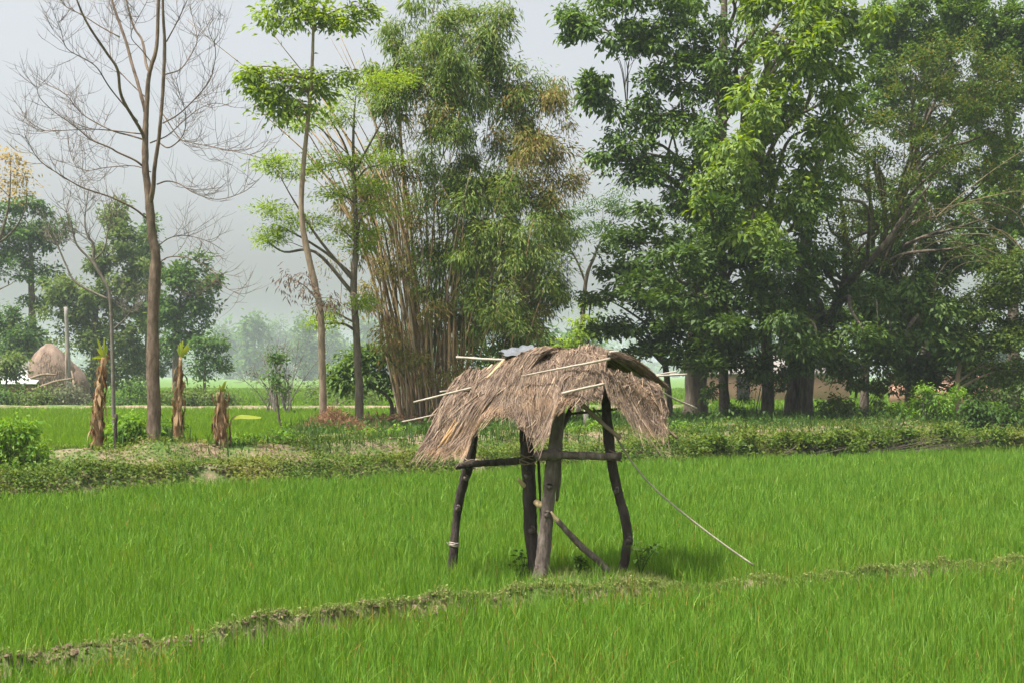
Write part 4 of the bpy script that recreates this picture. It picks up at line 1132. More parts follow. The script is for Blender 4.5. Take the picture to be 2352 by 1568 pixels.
tree('broadleaf_tree', 'tall dark crown in the top right corner of the picture', 'tree',
     [(2330, 940, 56), (2325, 600, 56), (2315, 300, 56), (2300, 60, 56)], [0.24, 0.2, 0.14, 0.05],
     [(2240, 50, 80, 60), (2320, 60, 70, 70), (2290, 140, 80, 60), (2340, 220, 50, 70), (2200, 10, 90, 40), (2380, 120, 60, 90), (2320, 330, 50, 60, 0, .8), (2370, 450, 50, 90, 0, .9), (2260, 220, 80, 60), (2300, 400, 60, 60), (2260, 480, 70, 60, 0, .9), (2330, 540, 60, 60), (2230, 300, 60, 60, 0, .8), (2250, 570, 70, 50)], 56, 'small', 'broad', 'bark', 1.1, 1.0, lscale=1.5)
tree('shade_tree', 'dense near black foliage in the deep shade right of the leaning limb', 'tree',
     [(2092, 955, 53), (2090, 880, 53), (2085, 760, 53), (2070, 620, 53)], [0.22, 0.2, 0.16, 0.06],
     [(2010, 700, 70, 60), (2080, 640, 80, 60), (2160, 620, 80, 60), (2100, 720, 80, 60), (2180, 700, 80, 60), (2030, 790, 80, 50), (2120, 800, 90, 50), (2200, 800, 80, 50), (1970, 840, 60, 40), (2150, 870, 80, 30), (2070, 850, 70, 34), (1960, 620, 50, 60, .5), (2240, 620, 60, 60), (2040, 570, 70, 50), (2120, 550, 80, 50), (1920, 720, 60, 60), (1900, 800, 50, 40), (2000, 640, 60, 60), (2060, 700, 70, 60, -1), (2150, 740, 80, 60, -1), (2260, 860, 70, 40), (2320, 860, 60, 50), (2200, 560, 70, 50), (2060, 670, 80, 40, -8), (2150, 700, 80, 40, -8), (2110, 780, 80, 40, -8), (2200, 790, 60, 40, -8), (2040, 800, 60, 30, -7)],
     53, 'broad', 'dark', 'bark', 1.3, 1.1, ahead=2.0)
tree('round_bush_tree', 'rounded small leaved olive green tree at the right edge with a pale thin trunk', 'tree',
     [(2201, 945, 43), (2200, 900, 43), (2202, 850, 43), (2225, 780, 43), (2260, 720, 43)], [0.085, 0.075, 0.07, 0.06, 0.03],
     [(2290, 640, 60, 46), (2340, 620, 46, 46), (2260, 700, 60, 50), (2320, 700, 70, 60), (2240, 770, 50, 44), (2300, 780, 70, 50), (2350, 780, 50, 60), (2220, 820, 36, 24), (2290, 840, 60, 26), (2390, 690, 50, 90), (2340, 850, 40, 20)],
     43, 'small', 'bush', 'bark_pale', 1.35, 1.1)
# arching bare branches at the right
ab = empty('arching_bare_shrub', [*(P(2330, 950, 44)[:2]), 0.5], 'bundle of long arching yellowish bare branches at the right edge', 'shrub')
tb = MB(); tube(tb, poly([(2395, 955, 44), (2390, 850, 44), (2380, 740, 44), (2365, 640, 43.8)], 5), [0.1, 0.08, 0.06, 0.04], 7); tb.build('trunk', M['bark_yellow'], ab, True)
arcs = [[(2365, 640), (2330, 560), (2240, 500), (2150, 480), (2090, 520), (2060, 560)], [(2380, 700), (2352, 520), (2290, 470), (2200, 470), (2130, 500)], [(2150, 500), (2200, 455), (2270, 400), (2352, 345), (2400, 320)],
        [(2365, 640), (2300, 590), (2220, 560), (2120, 560), (2060, 600), (2040, 650)], [(2370, 650), (2310, 600), (2200, 590), (2150, 640), (2140, 700), (2110, 695)], [(2370, 600), (2300, 530), (2180, 520), (2080, 470)],
        [(2200, 470), (2280, 450), (2340, 440), (2400, 450)], [(2360, 640), (2280, 610), (2180, 540), (2120, 450)], [(2365, 640), (2340, 580), (2270, 540), (2180, 545), (2110, 580), (2080, 620)], [(2370, 660), (2320, 620), (2250, 600), (2190, 620), (2170, 680)]]
for a_ in arcs:
    mb = MB(); pa = poly([(x_, y_, 43.2 + rng.normal(0, .3)) for x_, y_ in a_], 6)
    tube(mb, pa, [0.018, 0.014, 0.007], 5)
    twig_off(mb, pa, 6, 1.3, 0.006, 0, -0.2)
    mb.build('branch', M['bark_yellow'], ab, True)
# hanging vines
for i, (X, y0, y1) in enumerate([(1888, 500, 700), (1846, 640, 760), (2100, 560, 690), (1960, 520, 640)]):
    mb = MB()
    tube(mb, poly([(X, y0, 46.5), (X + rng.normal(0, 6), (y0 + y1) / 2, 46.4), (X + rng.normal(0, 8), y1, 46.4)], 6), 0.012, 5)
    tag(mb.build('hanging_vine', M['bark_yellow'], None, True), ['long pale vine hanging beside the twin trunks', 'short vine hanging left of the twin trunks', 'thin vine hanging in the dark shade right of the leaning limb', 'vine hanging along the upright stem of the leaning tree'][i], 'vine')

# --- middle light trees between bamboo and the right trees
tree('light_tree', 'light green open tree between the bamboo and the broadleaf crowns', 'tree',
     [(1330, 960, 56), (1335, 800, 56), (1345, 650, 56), (1365, 590, 56), (1390, 530, 56)], [0.14, 0.11, 0.08, 0.06, 0.02],
     [(1270, 510, 50, 28), (1330, 480, 50, 30), (1390, 460, 60, 34), (1440, 480, 40, 40), (1310, 545, 40, 26), (1250, 560, 40, 30), (1370, 520, 40, 20, 0, .6), (1420, 540, 40, 40)],
     56, 'feather', 'dist', 'bark', 1.0, 0.9, lscale=1.3,
     extra=[([(1345, 650, 56), (1325, 600, 56), (1300, 560, 56), (1270, 530, 56)], [0.05, 0.04, 0.03, 0.015])])
tree('young_tree', 'bright yellow green sapling above the thatch ridge', 'tree',
     [(1350, 960, 52), (1350, 860, 52), (1352, 760, 52), (1355, 700, 52)], [0.05, 0.045, 0.035, 0.02],
     [(1355, 690, 34, 18), (1345, 730, 36, 22), (1370, 760, 36, 26), (1320, 770, 30, 24, 0, .7), (1290, 790, 36, 18, 0, .6)], 52, 'silk', 'feather', 'bark', 1.0, 0.9)
tree('shade_tree', 'dark green tree at the foot of the bamboo right side', 'tree',
     [(1200, 965, 47), (1200, 900, 47), (1205, 820, 47)], [0.1, 0.08, 0.04],
     [(1130, 800, 60, 36), (1200, 780, 60, 40), (1110, 850, 50, 40), (1180, 850, 60, 40), (1240, 830, 40, 40), (1080, 800, 40, 40, .6)], 47, 'broad', 'dark', 'bark', 1.1, 1.0, lscale=0.8)

# ----------------------------------------------------------- shrubs on the bank
def shrub(name, label, X, Y, d, blobs, style, mat, count=1.0, dens=1.3, lscale=0.6, cat='shrub', group=None, stems=8):
    c = P(X, Y, d); c[2] = float(terrain(c[0], c[1]))
    root = empty(name, c, label, cat, group)
    cs_, ow_, bc_ = crown_points(blobs, d, style, dens)
    cs_[:, 2] = np.maximum(cs_[:, 2], terrain(cs_[:, 0], cs_[:, 1]) + 0.06)
    st_ = MB(); lf_ = MB()
    for e in cs_:
        a = c + np.array([(e[0] - c[0]) * 0.4, (e[1] - c[1]) * 0.4, 0])
        tube(st_, catmull([a, (a + e) / 2 + rng.normal(0, 0.04, 3), e], 3), [0.012, 0.008, 0.004], 4)
    save = STYLE[style]
    STYLE[style] = (save[0], save[1], save[2], save[3] * 0.6, save[4], save[5])
    leaf_clumps(lf_, cs_, style, count, lscale)
    STYLE[style] = save
    st_.build('stem', M['bark'], root)
    lf_.build('foliage', M[mat], root)
    return root


shrub('leafy_bush', 'dense bright green bush at the left edge on the bank', 40, 1060, 25, [(20, 1000, 50, 34), (60, 1010, 44, 40), (10, 1035, 60, 24), (80, 1035, 34, 22), (40, 985, 40, 20), (-40, 1000, 50, 50)], 'broad', 'weed', 0.7, 2.6, 0.5)
shrub('leafy_bush', 'light green broad leaved plants left of the tall bare trunk', 300, 1030, 28, [(290, 990, 26, 26), (320, 1005, 22, 22), (270, 1010, 22, 20), (305, 965, 14, 18), (335, 1000, 14, 26)], 'broad', 'weed', 0.6, 2.6, 0.6)
shrub('leafy_bush', 'small green plant between bare trunk and middle banana stem', 384, 1025, 28.5, [(384, 1000, 14, 18), (392, 985, 10, 14)], 'broad', 'shade_herb', 0.5, 2.2, 0.5)
shrub('leafy_bush', 'yellow green weeds right of the shortest banana stem', 560, 1030, 28.5, [(545, 1020, 24, 14), (580, 1028, 40, 12), (620, 1022, 30, 14), (655, 1005, 16, 24)], 'broad', 'weed', 0.5, 2.0, 0.45)
shrub('leafy_bush', 'dark bush at the slender pale tree foot', 744, 1015, 34, [(742, 1000, 18, 20)], 'broad', 'dark', 0.6, 2.0, 0.5)
shrub('leafy_bush', 'bright low weeds on the bank left of the shelter roof tip', 880, 1020, 33, [(850, 1018, 34, 10), (900, 1012, 30, 12), (800, 1022, 30, 10)], 'broad', 'weed', 0.5, 2.0, 0.45)
shrub('leafy_bush', 'bright broad leaved weeds under the roof between middle and right posts', 1350, 1015, 34, [(1330, 1008, 22, 14), (1362, 1010, 20, 16), (1312, 1000, 14, 14)], 'broad', 'weed', 0.5, 2.2, 0.55)
shrub('leafy_bush', 'pale green weed clump on bank edge right of the shelter', 1590, 1010, 36, [(1575, 1005, 30, 14), (1620, 1002, 26, 14)], 'broad', 'weed', 0.5, 2.0, 0.5)
shrub('leafy_bush', 'tall yellow green thicket under the right hand shade', 2120, 960, 41, [(2105, 925, 40, 30), (2150, 940, 44, 30), (2080, 950, 40, 24), (2180, 910, 30, 24), (2130, 900, 26, 20)], 'broad', 'weed', 0.7, 2.2, 0.55)
shrub('leafy_bush', 'grey green bushes right of the twin trunks', 1940, 965, 44, [(1900, 930, 40, 24), (1950, 935, 40, 28), (2010, 915, 40, 40), (2040, 880, 36, 30), (1990, 880, 30, 26)], 'broad', 'olive', 0.8, 2.0, 0.6)
shrub('leafy_bush', 'broad leaved plants at the right edge in front of the round tree', 2290, 975, 39, [(2260, 960, 40, 20), (2310, 955, 40, 24), (2350, 965, 40, 20), (2220, 965, 30, 18), (2240, 935, 30, 20)], 'broad', 'shade_herb', 0.7, 2.2, 0.65)
shrub('leafy_bush', 'dark shaded undergrowth between the right edge trunks', 2300, 930, 46, [(2270, 900, 50, 30), (2330, 890, 50, 34), (2350, 930, 40, 30), (2230, 900, 30, 26)], 'broad', 'dark', 0.8, 2.0, 0.7)
shrub('leafy_bush', 'ferny dark plants between trunks of the shade trees', 1720, 955, 47, [(1715, 890, 18, 26, 0, .7), (1690, 940, 16, 10), (1740, 860, 24, 24), (1640, 890, 16, 26, 0, .6), (1790, 875, 16, 26, 0, .6)], 'broad', 'shade_herb', 0.6, 1.6, 0.6)

# creeper hump on the bank right of the shelter
shrub('creeper_mound', 'mound of creepers along the bank right of the shelter', 1700, 1040, 31.8, [(1480, 1030, 50, 12, -1), (1560, 1028, 50, 16, -.6), (1640, 1025, 60, 20, -.2), (1730, 1020, 60, 20, .4), (1820, 1016, 60, 20, .9), (1910, 1012, 60, 18, 1.3), (2000, 1008, 60, 18, 1.8), (2090, 1005, 60, 16, 2.2), (2180, 1000, 60, 16, 2.4), (2270, 1000, 60, 14, 2.6), (2350, 998, 50, 12, 2.8), (1520, 1022, 50, 14, 0), (1620, 1018, 50, 16, .4), (1720, 1014, 60, 16, .9), (1830, 1008, 60, 16, 1.5), (1930, 1022, 60, 14, 1.0), (1960, 1005, 50, 14, 2), (2060, 1000, 60, 14, 2.6)], 'small', 'creeper', 0.8, 3.4, 0.85, 'creeper')

# ------------------------------------------------------------------ banana stems
def banana(label, pts, d, r, flaps, leaf):
    path = poly([(x_, y_, d) for x_, y_ in pts], 6)
    z0 = float(terrain(path[0][0], path[0][1])); path[0][2] = z0 - 0.05
    root = empty('banana_plant', [path[0][0], path[0][1], z0], label, 'banana plant', 'banana stems on the bank')
    mb = MB(); tube(mb, path, r, 10, 0.08)
    mb.build('stem', M['banana_stem'], root, True)
    fl = MB(); n = flaps
    i = rng.integers(0, len(path) - 2, n)
    a = rng.uniform(0, 2 * np.pi, n)
    out = np.stack([np.cos(a), np.sin(a), np.zeros(n)], -1)
    rad = np.interp(i / len(path), np.linspace(0, 1, len(r)), r)[:, None]
    pos = path[i] + out * rad * 0.95
    leaves(fl, pos, out * rng.uniform(0.05, .65, (n, 1)) + np.array([0, 0, 1]) * rng.choice([-1, 1], (n, 1), p=[.75, .25]), out + rng.normal(0, .3, out.shape), rng.uniform(.12, .34, n), rng.uniform(.03, .08, n), .3, .15)
    fl.build('dry_sheath', M['banana_flap'], root)
    lf_ = MB(); top = path[-1]
    leaf = [(dx * .8 + rng.normal(0, .12), dz, l_ * rng.uniform(.7, 1.1), w_ * .42) for dx, dz, l_, w_ in leaf for _ in range(3)]
    for (dx, dz, l_, w_) in leaf:
        ax = np.array([dx, rng.normal(0, .1), dz])
        n_ = 9
        p = np.array([top + ax * l_ * (k_ / n_) - np.array([0, 0, (k_ / n_) ** 2 * 0.25 * l_ * abs(dx)]) for k_ in range(n_ + 1)])
        sd = nrm(np.cross(ax, [0.1, 1, 0.25]))
        wd = w_ * np.sin(np.pi * np.clip(np.linspace(0.08, 0.98, n_ + 1), 0, 1)) ** 0.7
        v = np.concatenate([p - sd * wd[:, None] + [0, 0, .0], p + [0, 0, -.02], p + sd * wd[:, None]])
        m_ = n_ + 1
        qq = [(k_, k_ + 1, m_ + k_ + 1, m_ + k_) for k_ in range(n_)] + [(m_ + k_, m_ + k_ + 1, 2 * m_ + k_ + 1, 2 * m_ + k_) for k_ in range(n_)]
        lf_.add(v, qq)
    lf_.build('leaf', M['banana_leaf'], root, True)
    return root


banana('tallest banana stem with ragged dry sheaths left of the bare trunk', [(226, 1028), (224, 970), (226, 920), (233, 870), (238, 820)], 27.3, [.085, .09, .085, .07, .04], 130,
       [(-.5, .6, .35, .07), (.25, .8, .3, .06), (-.2, .9, .42, .06), (.6, .3, .22, .05), (-.8, .1, .35, .07), (-.1, -1, .3, .06)])
banana('slim banana stem with curled dry sheaths right of the bare trunk', [(409, 1022), (407, 970), (410, 920), (413, 870), (415, 820)], 27.6, [.075, .075, .07, .055, .03], 110,
       [(.6, .8, .35, .07), (-.35, .85, .3, .05), (.15, .95, .35, .05), (-.1, -1, .2, .04)])
banana('shortest dark banana stem with one green top leaf', [(510, 1024), (508, 980), (508, 940), (508, 900)], 27.8, [.11, .10, .085, .06], 130,
       [(.35, .8, .3, .06), (.5, .45, .25, .08), (-.1, .9, .2, .04)])
bl = empty('banana_sucker', P(528, 1020, 27.9) * [1, 1, 0] + [0, 0, 0.55], 'small banana sucker with one long yellow leaf beside the shortest stem', 'banana plant')
mb = MB(); tube(mb, poly([(531, 1022, 27.9), (528, 985, 27.9), (532, 962, 27.9), (545, 954, 27.9), (598, 957, 27.9)], 5), [.025, .02, .012, .008, .004], 6); mb.build('stem', M['banana_stem'], bl, True)
lfm = MB(); pa = poly([(534, 960, 27.9), (552, 953, 27.85), (575, 954, 27.8), (600, 958, 27.8)], 4)
wd = 0.075 * np.sin(np.pi * np.linspace(0.06, 0.97, len(pa))) ** .7
m_ = len(pa)
v = np.concatenate([pa + np.stack([0 * wd, -wd, -wd * .9], -1), pa + [0, 0, .01], pa + np.stack([0 * wd, wd, -wd * .2], -1)])
lfm.add(v, [(k_, k_ + 1, m_ + k_ + 1, m_ + k_) for k_ in range(m_ - 1)] + [(m_ + k_, m_ + k_ + 1, 2 * m_ + k_ + 1, 2 * m_ + k_) for k_ in range(m_ - 1)])
lfm.build('leaf', M['banana_leaf'], bl, True)

# dark short stake and grey post
mb = MB(); tube(mb, poly([(266, 1035, 27.2), (265, 995, 27.2), (267, 950, 27.2)], 4), [.035, .035, .03], 7, .06)
tag(mb.build('wooden_stake', M['post_dark'], None, True), 'short dark wooden stake in plants left of the bare trunk', 'stake')
mb = MB(); tube(mb, [P(1346, 1003, 36.0), P(1346, 945, 36.0), P(1345.5, 940, 36.0)], [.075, .07, .05], 4)
tag(mb.build('boundary_post', M['concrete'], None), 'grey square boundary post in grass seen under the thatch', 'post')

# ------------------------------------------------------------------ distant left
HD = 92.0
hs = empty('house', [*(P(-10, 930, HD)[:2]), 0], 'low brick house with pale tin roof at the left edge beside the haystack', 'house')
c = P(10, 900, HD)
mb = MB(); box(mb, [c[0] - 1.2, HD + 2.5, 0.75], 5.6, 4.2, 1.5); mb.build('wall', M['brick'], hs)
mb = MB()
def slab_quad(mb, p, th):
    p = np.array(p, float)
    lo = p - [0, 0, th]
    v = np.vstack([p, lo])
    mb.add(v, [(0, 1, 2, 3), (7, 6, 5, 4), (0, 4, 5, 1), (1, 5, 6, 2), (2, 6, 7, 3), (3, 7, 4, 0)])
x0, x1 = c[0] - 4.2, c[0] + 2.1
slab_quad(mb, [(x0, HD - 0.2, 1.45), (x1, HD - 0.2, 1.45), (x1 - .1, HD + 2.5, 2.3), (x0, HD + 2.5, 2.3)], .06)
slab_quad(mb, [(x0, HD + 2.52, 2.3), (x1 - .1, HD + 2.52, 2.3), (x1, HD + 5.2, 1.45), (x0, HD + 5.2, 1.45)], .06)
mb.build('roof', M['tin'], hs)
mb = MB(); box(mb, [c[0] - 0.4, HD + 0.39, 0.6], 0.8, 0.05, 1.2); mb.build('door', M['opening'], hs)
mb = MB(); box(mb, [c[0] + 0.9, HD + 0.39, 0.85], 0.5, 0.05, 0.5); mb.build('window', M['opening'], hs)
h2 = empty('shed', [*(P(50, 930, HD + 9)[:2]), 0], 'grey roofed shed behind the tin roofed house', 'shed')
c = P(55, 870, HD + 9)
mb = MB(); box(mb, [c[0], HD + 11, 0.9], 4.5, 3.2, 1.8); mb.build('wall', M['mud'], h2)
mb = MB()
slab_quad(mb, [(c[0] - 2.7, HD + 9, 1.8), (c[0] + 2.7, HD + 9, 1.7), (c[0] + 2.2, HD + 11, 3.0), (c[0] - 2.5, HD + 11, 3.1)], .12)
slab_quad(mb, [(c[0] - 2.5, HD + 11.02, 3.1), (c[0] + 2.2, HD + 11.02, 3.0), (c[0] + 2.7, HD + 13.2, 1.7), (c[0] - 2.7, HD + 13.2, 1.8)], .12)
mb.build('roof', M['oldroof'], h2)

# haystack
hd = 94.0
hy = empty('haystack', [*(P(130, 925, hd)[:2]), 0], 'tall rounded brown haystack beside the house at far left', 'haystack')
prof = [(0.25, 1.25), (0.55, 1.32), (1.1, 1.5), (1.8, 1.62), (2.4, 1.56), (2.95, 1.32), (3.5, 0.92), (3.9, 0.55), (4.12, 0.2)]
k = 40
a = np.arange(k) * 2 * np.pi / k
c = P(130, 925, hd)
def hrings(cx, cy, s, zs, prof):
    v = []
    for z, r in prof:
        rr = r * s * (1 + .05 * np.sin(3 * a + z) + .03 * rng.normal(0, 1, k))
        v.append(np.stack([cx + rr * np.cos(a) - 0.12 * z * s, cy + rr * np.sin(a), np.full(k, z * zs) + .03 * rng.normal(0, 1, k)], -1))
    v = np.array(v); m = len(prof)
    i = np.arange(m - 1)[:, None] * k; j = np.arange(k)[None]
    qq = np.stack([i + j, i + (j + 1) % k, i + k + (j + 1) % k, i + k + j], -1).reshape(-1, 4)
    vv = np.vstack([v.reshape(-1, 3), v[-1].mean(0) + [0, 0, .05], v[0].mean(0)])
    tt = [((m - 1) * k + x_, (m - 1) * k + (x_ + 1) % k, m * k) for x_ in range(k)] + [((x_ + 1) % k, x_, m * k + 1) for x_ in range(k)]
    return vv, qq, tt
mb = MB(); mb.add(*hrings(c[0], hd, 0.98, 0.97, prof)); mb.add(*hrings(c[0] + 1.0, hd + .3, 0.72, 0.70, prof)); mb.build('hay', M['hay'], hy, True)
hf = MB()
n = 9000
zz = rng.uniform(0.2, 3.7, n); th = rng.uniform(0, 2 * np.pi, n)
big = rng.uniform(0, 1, n) < .65
s_ = np.where(big, .98, .72); zs_ = np.where(big, .97, .70)
rr = np.interp(zz, [p_[0] for p_ in prof], [p_[1] for p_ in prof]) * s_
pos = np.stack([c[0] + np.where(big, 0, 1.0) + rr * np.cos(th) - .12 * zz * s_, hd + np.where(big, 0, .3) + rr * np.sin(th), zz * zs_], -1)
out = np.stack([np.cos(th), np.sin(th), 0 * th], -1)
leaves(hf, pos, out * .35 + [0, 0, -1] + rng.normal(0, .25, (n, 3)), out + rng.normal(0, .2, (n, 3)), rng.uniform(.15, .4, n), .03)
hf.build('loose_straw', M['thatch'], hy)
pl = MB()
for (xa, ya, xb, yb) in [(115, 925, 120, 880), (150, 925, 140, 885), (90, 925, 95, 890), (170, 925, 165, 895)]:
    tube(pl, [P(xa, ya, hd - 1.4), P(xb, yb, hd - 1.2)], .05, 5)
pl.build('support_pole', M['bark_pale'], hy)

up = empty('wooden_pole', [*(P(157, 932, 86)[:2]), 0], 'tall pale pole with side props in front of the haystack', 'pole')
mb = MB(); tube(mb, poly([(159, 938, 86), (156, 820, 86), (151, 705, 86)], 5), [.16, .14, .10], 8, .03); mb.build('shaft', M['concrete'], up, True)
for (xa, xb, yb) in [(182, 164, 850), (150, 152, 800), (176, 166, 860)]:
    mb = MB(); tube(mb, [P(xa, 932, 85.6), P(xb, yb, 85.9)], .05, 6); mb.build('prop', M['bark_pale'], up, True)

# logs in front of the haystack
for i, (a_, b_, lab) in enumerate([((75, 895, 84), (170, 868, 84), 'bent pale log leaning up in front of the haystack'), ((70, 868, 85), (130, 860, 85), 'short brown log lying against the haystack foot')]):
    mb = MB(); A_, B_ = P(*a_), P(*b_)
    A_[2] = max(A_[2], 0.1)
    tube(mb, catmull([A_, (A_ + B_) / 2 + [0, 0, .12], B_], 5), [.09, .08, .05], 7, .05)
    tag(mb.build('log', M['bark_pale'], None, True), lab, 'log')

DG = 'trees behind the haystack'
tree('distant_tree', 'tall loose bluish green tree at far left behind the house', 'tree',
     [(75, 925, 108), (76, 800, 108), (72, 650, 108), (70, 520, 108)], [.35, .3, .22, .1],
     [(30, 490, 40, 30), (90, 480, 34, 26, 0, .8), (60, 540, 50, 40), (110, 560, 40, 36), (40, 600, 50, 40), (90, 640, 40, 40), (20, 560, 40, 40), (70, 690, 36, 30, 0, .8), (130, 520, 30, 26, 0, .6), (-30, 560, 50, 60)],
     108, 'dist', 'dist', 'bark', 1.50, .9, DG)
tree('distant_tree', 'low dark green tree over the house roof at far left', 'tree',
     [(20, 930, 100), (22, 840, 100), (25, 760, 100)], [.2, .16, .08],
     [(20, 730, 40, 30), (60, 760, 36, 30), (10, 780, 40, 36), (-30, 740, 40, 50), (70, 800, 30, 26)], 100, 'dist', 'dist', 'bark', 1.65, .9, DG)
tree('distant_tree', 'small bright leafed tree in front of the tin roofed house', 'tree',
     [(12, 935, 88), (14, 890, 88), (16, 850, 88)], [.1, .08, .04],
     [(5, 832, 30, 18), (34, 828, 22, 14), (-5, 856, 30, 16), (30, 852, 20, 14)], 88, 'dist', 'dist2', 'bark', 1.95, .9, DG, lscale=.8)
tree('distant_tree', 'wide pale olive tree behind the haystack and pale pole', 'tree',
     [(215, 930, 104), (216, 820, 104), (220, 700, 104), (230, 620, 104)], [.3, .26, .2, .1],
     [(160, 660, 50, 40), (200, 620, 50, 36), (250, 580, 50, 40), (300, 560, 50, 46), (290, 500, 50, 36, 1, .8), (240, 510, 40, 30, 1, .8), (150, 720, 50, 40), (210, 700, 60, 50), (270, 670, 60, 60), (320, 640, 50, 60), (130, 690, 30, 30), (180, 780, 60, 40), (250, 770, 60, 50), (310, 760, 50, 60), (270, 850, 60, 40), (320, 860, 50, 40), (210, 860, 50, 40)],
     104, 'dist', 'dist2', 'bark', 1.50, .95, DG)
tree('distant_tree', 'rounded dense tree just right of the tall bare trunk', 'tree',
     [(405, 925, 100), (404, 830, 100), (408, 740, 100), (415, 680, 100)], [.28, .24, .18, .08],
     [(400, 620, 40, 28), (445, 615, 44, 30), (480, 650, 32, 34), (420, 670, 60, 40), (470, 690, 38, 30), (390, 720, 40, 46), (440, 730, 46, 26), (380, 650, 30, 40), (400, 780, 40, 36), (440, 770, 24, 16, 0, .7)],
     100, 'dist', 'dist', 'bark', 1.72, 1.0, DG)
tree('distant_tree', 'small thin tree right of the rounded dense tree', 'tree',
     [(470, 925, 92), (470, 870, 92), (472, 820, 92)], [.11, .09, .05],
     [(470, 790, 32, 16), (505, 790, 26, 12), (480, 820, 40, 18), (500, 835, 24, 12, 0, .8), (460, 850, 24, 16, 0, .8)], 92, 'dist', 'dist', 'bark', 1.65, .8, DG, lscale=.8)
tree('distant_tree', 'bluish back row tree filling the gap behind the bare trunk', 'tree',
     [(340, 925, 118), (340, 800, 118), (335, 650, 118)], [.3, .26, .1],
     [(340, 540, 40, 40, 0, .7), (330, 620, 50, 50), (350, 720, 50, 60), (345, 830, 60, 50)], 118, 'dist', 'dist', 'bark', 1.50, 1, DG)

# hedge of shrubs along the far bund
hg = 'shrubs along the far bund'
hl = ['scrubby hedge bush below the house', 'scrubby hedge bush below the haystack', 'pale scrub bush below the pale pole', 'scrub bush left of the bare trunk on the far bund', 'scrub bush behind the middle banana stem', 'low pale scrub behind the shortest banana stem']
for i, (X, w_, h_, mt) in enumerate([(-10, 40, 12, 'dist'), (100, 50, 9, 'dist2'), (170, 46, 26, 'twig_leaf'), (290, 50, 34, 'dist'), (420, 50, 20, 'dist2'), (500, 46, 14, 'dist2')]):
    tree('hedge_bush', hl[i], 'shrub', [(X, 932, 80), (X, 920, 80), (X + 3, 905, 80)], [.06, .05, .03],
         [(X - w_ * .6, 915, w_ * .6, h_ * .8), (X, 908, w_ * .6, h_), (X + w_ * .6, 913, w_ * .6, h_ * .8)], 80, 'dist', mt, 'twig', 1.1, .8, hg, lscale=.6)

# twiggy grey bush and sapling beyond the far paddy
tb_ = empty('twiggy_bush', [*(P(635, 930, 70)[:2]), 0], 'large grey twiggy half bare bush beyond the far paddy', 'shrub')
mb = MB()
for i in range(26):
    a_ = P(635 + rng.normal(0, 16), 925, 70 + rng.normal(0, .8)); a_[2] = 0
    e_ = P(635 + rng.normal(0, 46), rng.uniform(770, 870), 70 + rng.normal(0, 1.2))
    pa = catmull([a_, a_ * .6 + e_ * .4 + [0, 0, .3], e_], 5)
    tube(mb, pa, [.03, .02, .008], 5)
    twig_off(mb, pa, 7, .9, .012, 0)
mb.build('branch', M['twig'], tb_, True)
lf = MB(); cs_, _, _ = crown_points([(600, 860, 46, 44, 0, .7), (650, 850, 50, 50, 0, .7), (690, 880, 40, 36, 0, .7), (635, 900, 60, 24)], 70, 'olive', .6)
leaf_clumps(lf, cs_, 'olive', .5); lf.build('foliage', M['twig_leaf'], tb_)
tree('young_tree', 'small sapling with a dark bent stem standing in the far paddy', 'tree',
     [(648, 983, 47), (640, 955, 47), (636, 910, 47), (634, 860, 47)], [.045, .04, .03, .012], [(634, 880, 18, 26, 0, .7), (632, 830, 14, 20, 0, .5)], 47, 'small', 'dist', 'bark', .7, .6)
tree('hedge_bush', 'pale scrub bush between the two slender trunks far behind', 'shrub', [(775, 932, 82), (775, 915, 82), (778, 900, 82)], [.06, .05, .03],
     [(740, 900, 40, 26), (790, 905, 40, 26), (850, 905, 40, 24)], 82, 'dist', 'dist2', 'twig', 1.0, .7, hg, lscale=.6)

# hazy far trees
fl_ = ['hazy far tree just right of the rounded dense tree', 'hazy plumed far bamboo behind the twiggy bush', 'low hazy far tree in the gap', 'hazy plumed far bamboo left of the slender trunk', 'hazy broad far tree behind the slender trunk', 'hazy far tree behind the feathery trunk',
       'hazy far tree at far left behind the house', 'hazy far tree behind the bamboo foot', 'hazy far tree behind the shelter', 'hazy far tree behind the twin trunks', 'hazy far tree behind the right hand shade']
for i, (X, yt, w_, D_) in enumerate([(530, 735, 46, 640), (585, 716, 26, 520), (640, 735, 50, 700), (700, 714, 30, 480), (745, 738, 50, 580), (850, 730, 60, 640), (20, 740, 70, 240), (960, 740, 70, 250), (1290, 760, 90, 230), (1760, 770, 120, 220), (2200, 770, 140, 220)]):
    yb_ = 860 + 6534 / D_
    hh = yb_ - yt
    tree('far_tree', fl_[i], 'tree', [(X, yb_, D_), (X, yb_ - hh * .4, D_), (X + 3, yt + hh * .3, D_)], [.35, .28, .12],
         [(X, yt + hh * .25, w_ * .7, hh * .25), (X - w_ * .5, yt + hh * .5, w_ * .6, hh * .28), (X + w_ * .5, yt + hh * .5, w_ * .6, hh * .28), (X, yt + hh * .75, w_, hh * .25)], D_, 'haze' if D_ > 500 else 'vdist', 'dist', 'bark', 1.9, .9, 'hazy trees on the horizon', twigs=.2)
fw = MB()
n = 1500
Xs = rng.uniform(-500, 2900, n); Ds = rng.uniform(1050, 1450, n)
cs_ = np.array([P(a_, 0, b_) for a_, b_ in zip(Xs, Ds)]); cs_[:, 2] = np.abs(rng.normal(0, 15, n)) + 1 + 3 * np.abs(wob(Xs * .01, Xs * 0, 1.3)) * rng.uniform(0, 1, n)
leaf_clumps(fw, cs_, 'haze', 1.0, 1.6)
tag(fw.build('far_woodland', M['dist']), 'hazy blue belt of woodland along the horizon', 'woodland', kind='stuff')

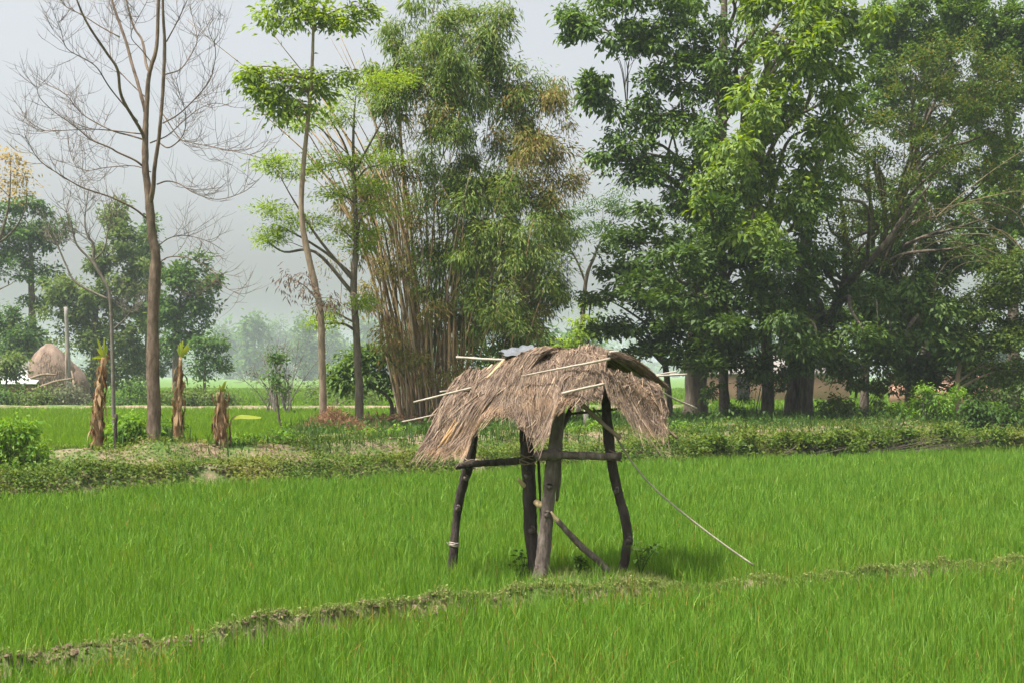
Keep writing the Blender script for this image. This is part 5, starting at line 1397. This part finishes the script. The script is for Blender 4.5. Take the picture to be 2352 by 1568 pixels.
# pinkish mud house seen between the right trunks
mh = empty('house', [*(P(1760, 925, 100)[:2]), 0], 'low pinkish mud walled house glimpsed between the right hand trunks', 'house')
c = P(1772, 900, 100)
mb = MB(); box(mb, [c[0], 102, 1.1], 11, 4, 2.2); mb.build('wall', M['mud'], mh)
mb = MB()
slab_quad(mb, [(c[0] - 6, 99.6, 2.15), (c[0] + 6, 99.6, 2.15), (c[0] + 5.6, 102, 3.4), (c[0] - 5.6, 102, 3.4)], .15)
slab_quad(mb, [(c[0] - 5.6, 102.02, 3.4), (c[0] + 5.6, 102.02, 3.4), (c[0] + 6, 104.4, 2.15), (c[0] - 6, 104.4, 2.15)], .15)
mb.build('roof', M['oldroof'], mh)
mb = MB(); box(mb, [c[0] - 2, 99.98, .9], .9, .06, 1.8); mb.build('door', M['opening'], mh)
mw = MB(); c = P(2170, 905, 90); box(mw, [c[0], 90, .9], 7, .35, 1.8)
box(mw, [c[0], 90, 1.86], 7.1, .5, .12)
tag(mw.build('mud_wall', M['mud']), 'pinkish mud wall glimpsed behind the pale thin trunk at right', 'wall')

# ------------------------------------------------------------------ light, air, camera
EL, AZ = math.radians(65), math.radians(-120)   # azimuth from +Y towards +X; sun stands left, a little behind the camera
sd = np.array([math.sin(AZ) * math.cos(EL), math.cos(AZ) * math.cos(EL), math.sin(EL)])
sun = bpy.data.lights.new('sun', 'SUN')
sun.energy = 4.5
sun.angle = math.radians(1.2)
sun.color = (1.0, 0.95, 0.86)
so = bpy.data.objects.new('sun', sun)
from mathutils import Vector
so.rotation_euler = Vector([float(v) for v in sd]).to_track_quat('Z', 'Y').to_euler()
so.location = (-20, -10, 40)
COL.objects.link(so)

w = bpy.data.worlds.new('World')
scene.world = w
w.use_nodes = True
nt = w.node_tree
nt.nodes.clear()
out = nt.nodes.new('ShaderNodeOutputWorld')
bgn = nt.nodes.new('ShaderNodeBackground')
sky = nt.nodes.new('ShaderNodeTexSky')
sky.sky_type = 'NISHITA'
sky.sun_disc = False
sky.sun_elevation = EL
sky.sun_rotation = AZ
sky.air_density = 1.0
sky.dust_density = 6.0
sky.ozone_density = 1.0
hsv = nt.nodes.new('ShaderNodeHueSaturation')
hsv.inputs['Saturation'].default_value = 0.25
nt.links.new(sky.outputs[0], hsv.inputs['Color'])
nt.links.new(hsv.outputs[0], bgn.inputs[0])
bgn.inputs[1].default_value = 0.118
nt.links.new(bgn.outputs[0], out.inputs[0])

hz = MB(); box(hz, [0, 0, 20], 4400, 4400, 44)
m, nt, out = new_mat('thin haze')
vp = nt.nodes.new('ShaderNodeVolumePrincipled')
vp.inputs['Color'].default_value = (0.84, 0.92, 1.0, 1)
vp.inputs['Density'].default_value = 0.00042
vp.inputs['Anisotropy'].default_value = 0.0
nt.links.new(vp.outputs[0], out.inputs[1])
tag(hz.build('haze', m), 'pale haze in the air over the fields', 'haze', kind='stuff')

cam = bpy.data.cameras.new('camera')
co = bpy.data.objects.new('camera', cam)
co.location = (0, 0, CH)
co.rotation_euler = (math.radians(90), 0, 0)
cam.lens = 50
cam.sensor_width = 36
cam.shift_y = (HY - 784) / 2352
cam.clip_start = 0.1
cam.clip_end = 6000
COL.objects.link(co)
scene.camera = co

scene.view_settings.view_transform = 'Standard'
scene.view_settings.look = 'None'
scene.view_settings.exposure = 1.04
scene.view_settings.gamma = 1.0
scene.render.engine = 'CYCLES'
cy = scene.cycles
cy.max_bounces = 6
cy.diffuse_bounces = 2
cy.glossy_bounces = 2
cy.transmission_bounces = 3
cy.volume_bounces = 3
cy.transparent_max_bounces = 4
cy.caustics_reflective = False
cy.caustics_refractive = False
cy.use_denoising = True
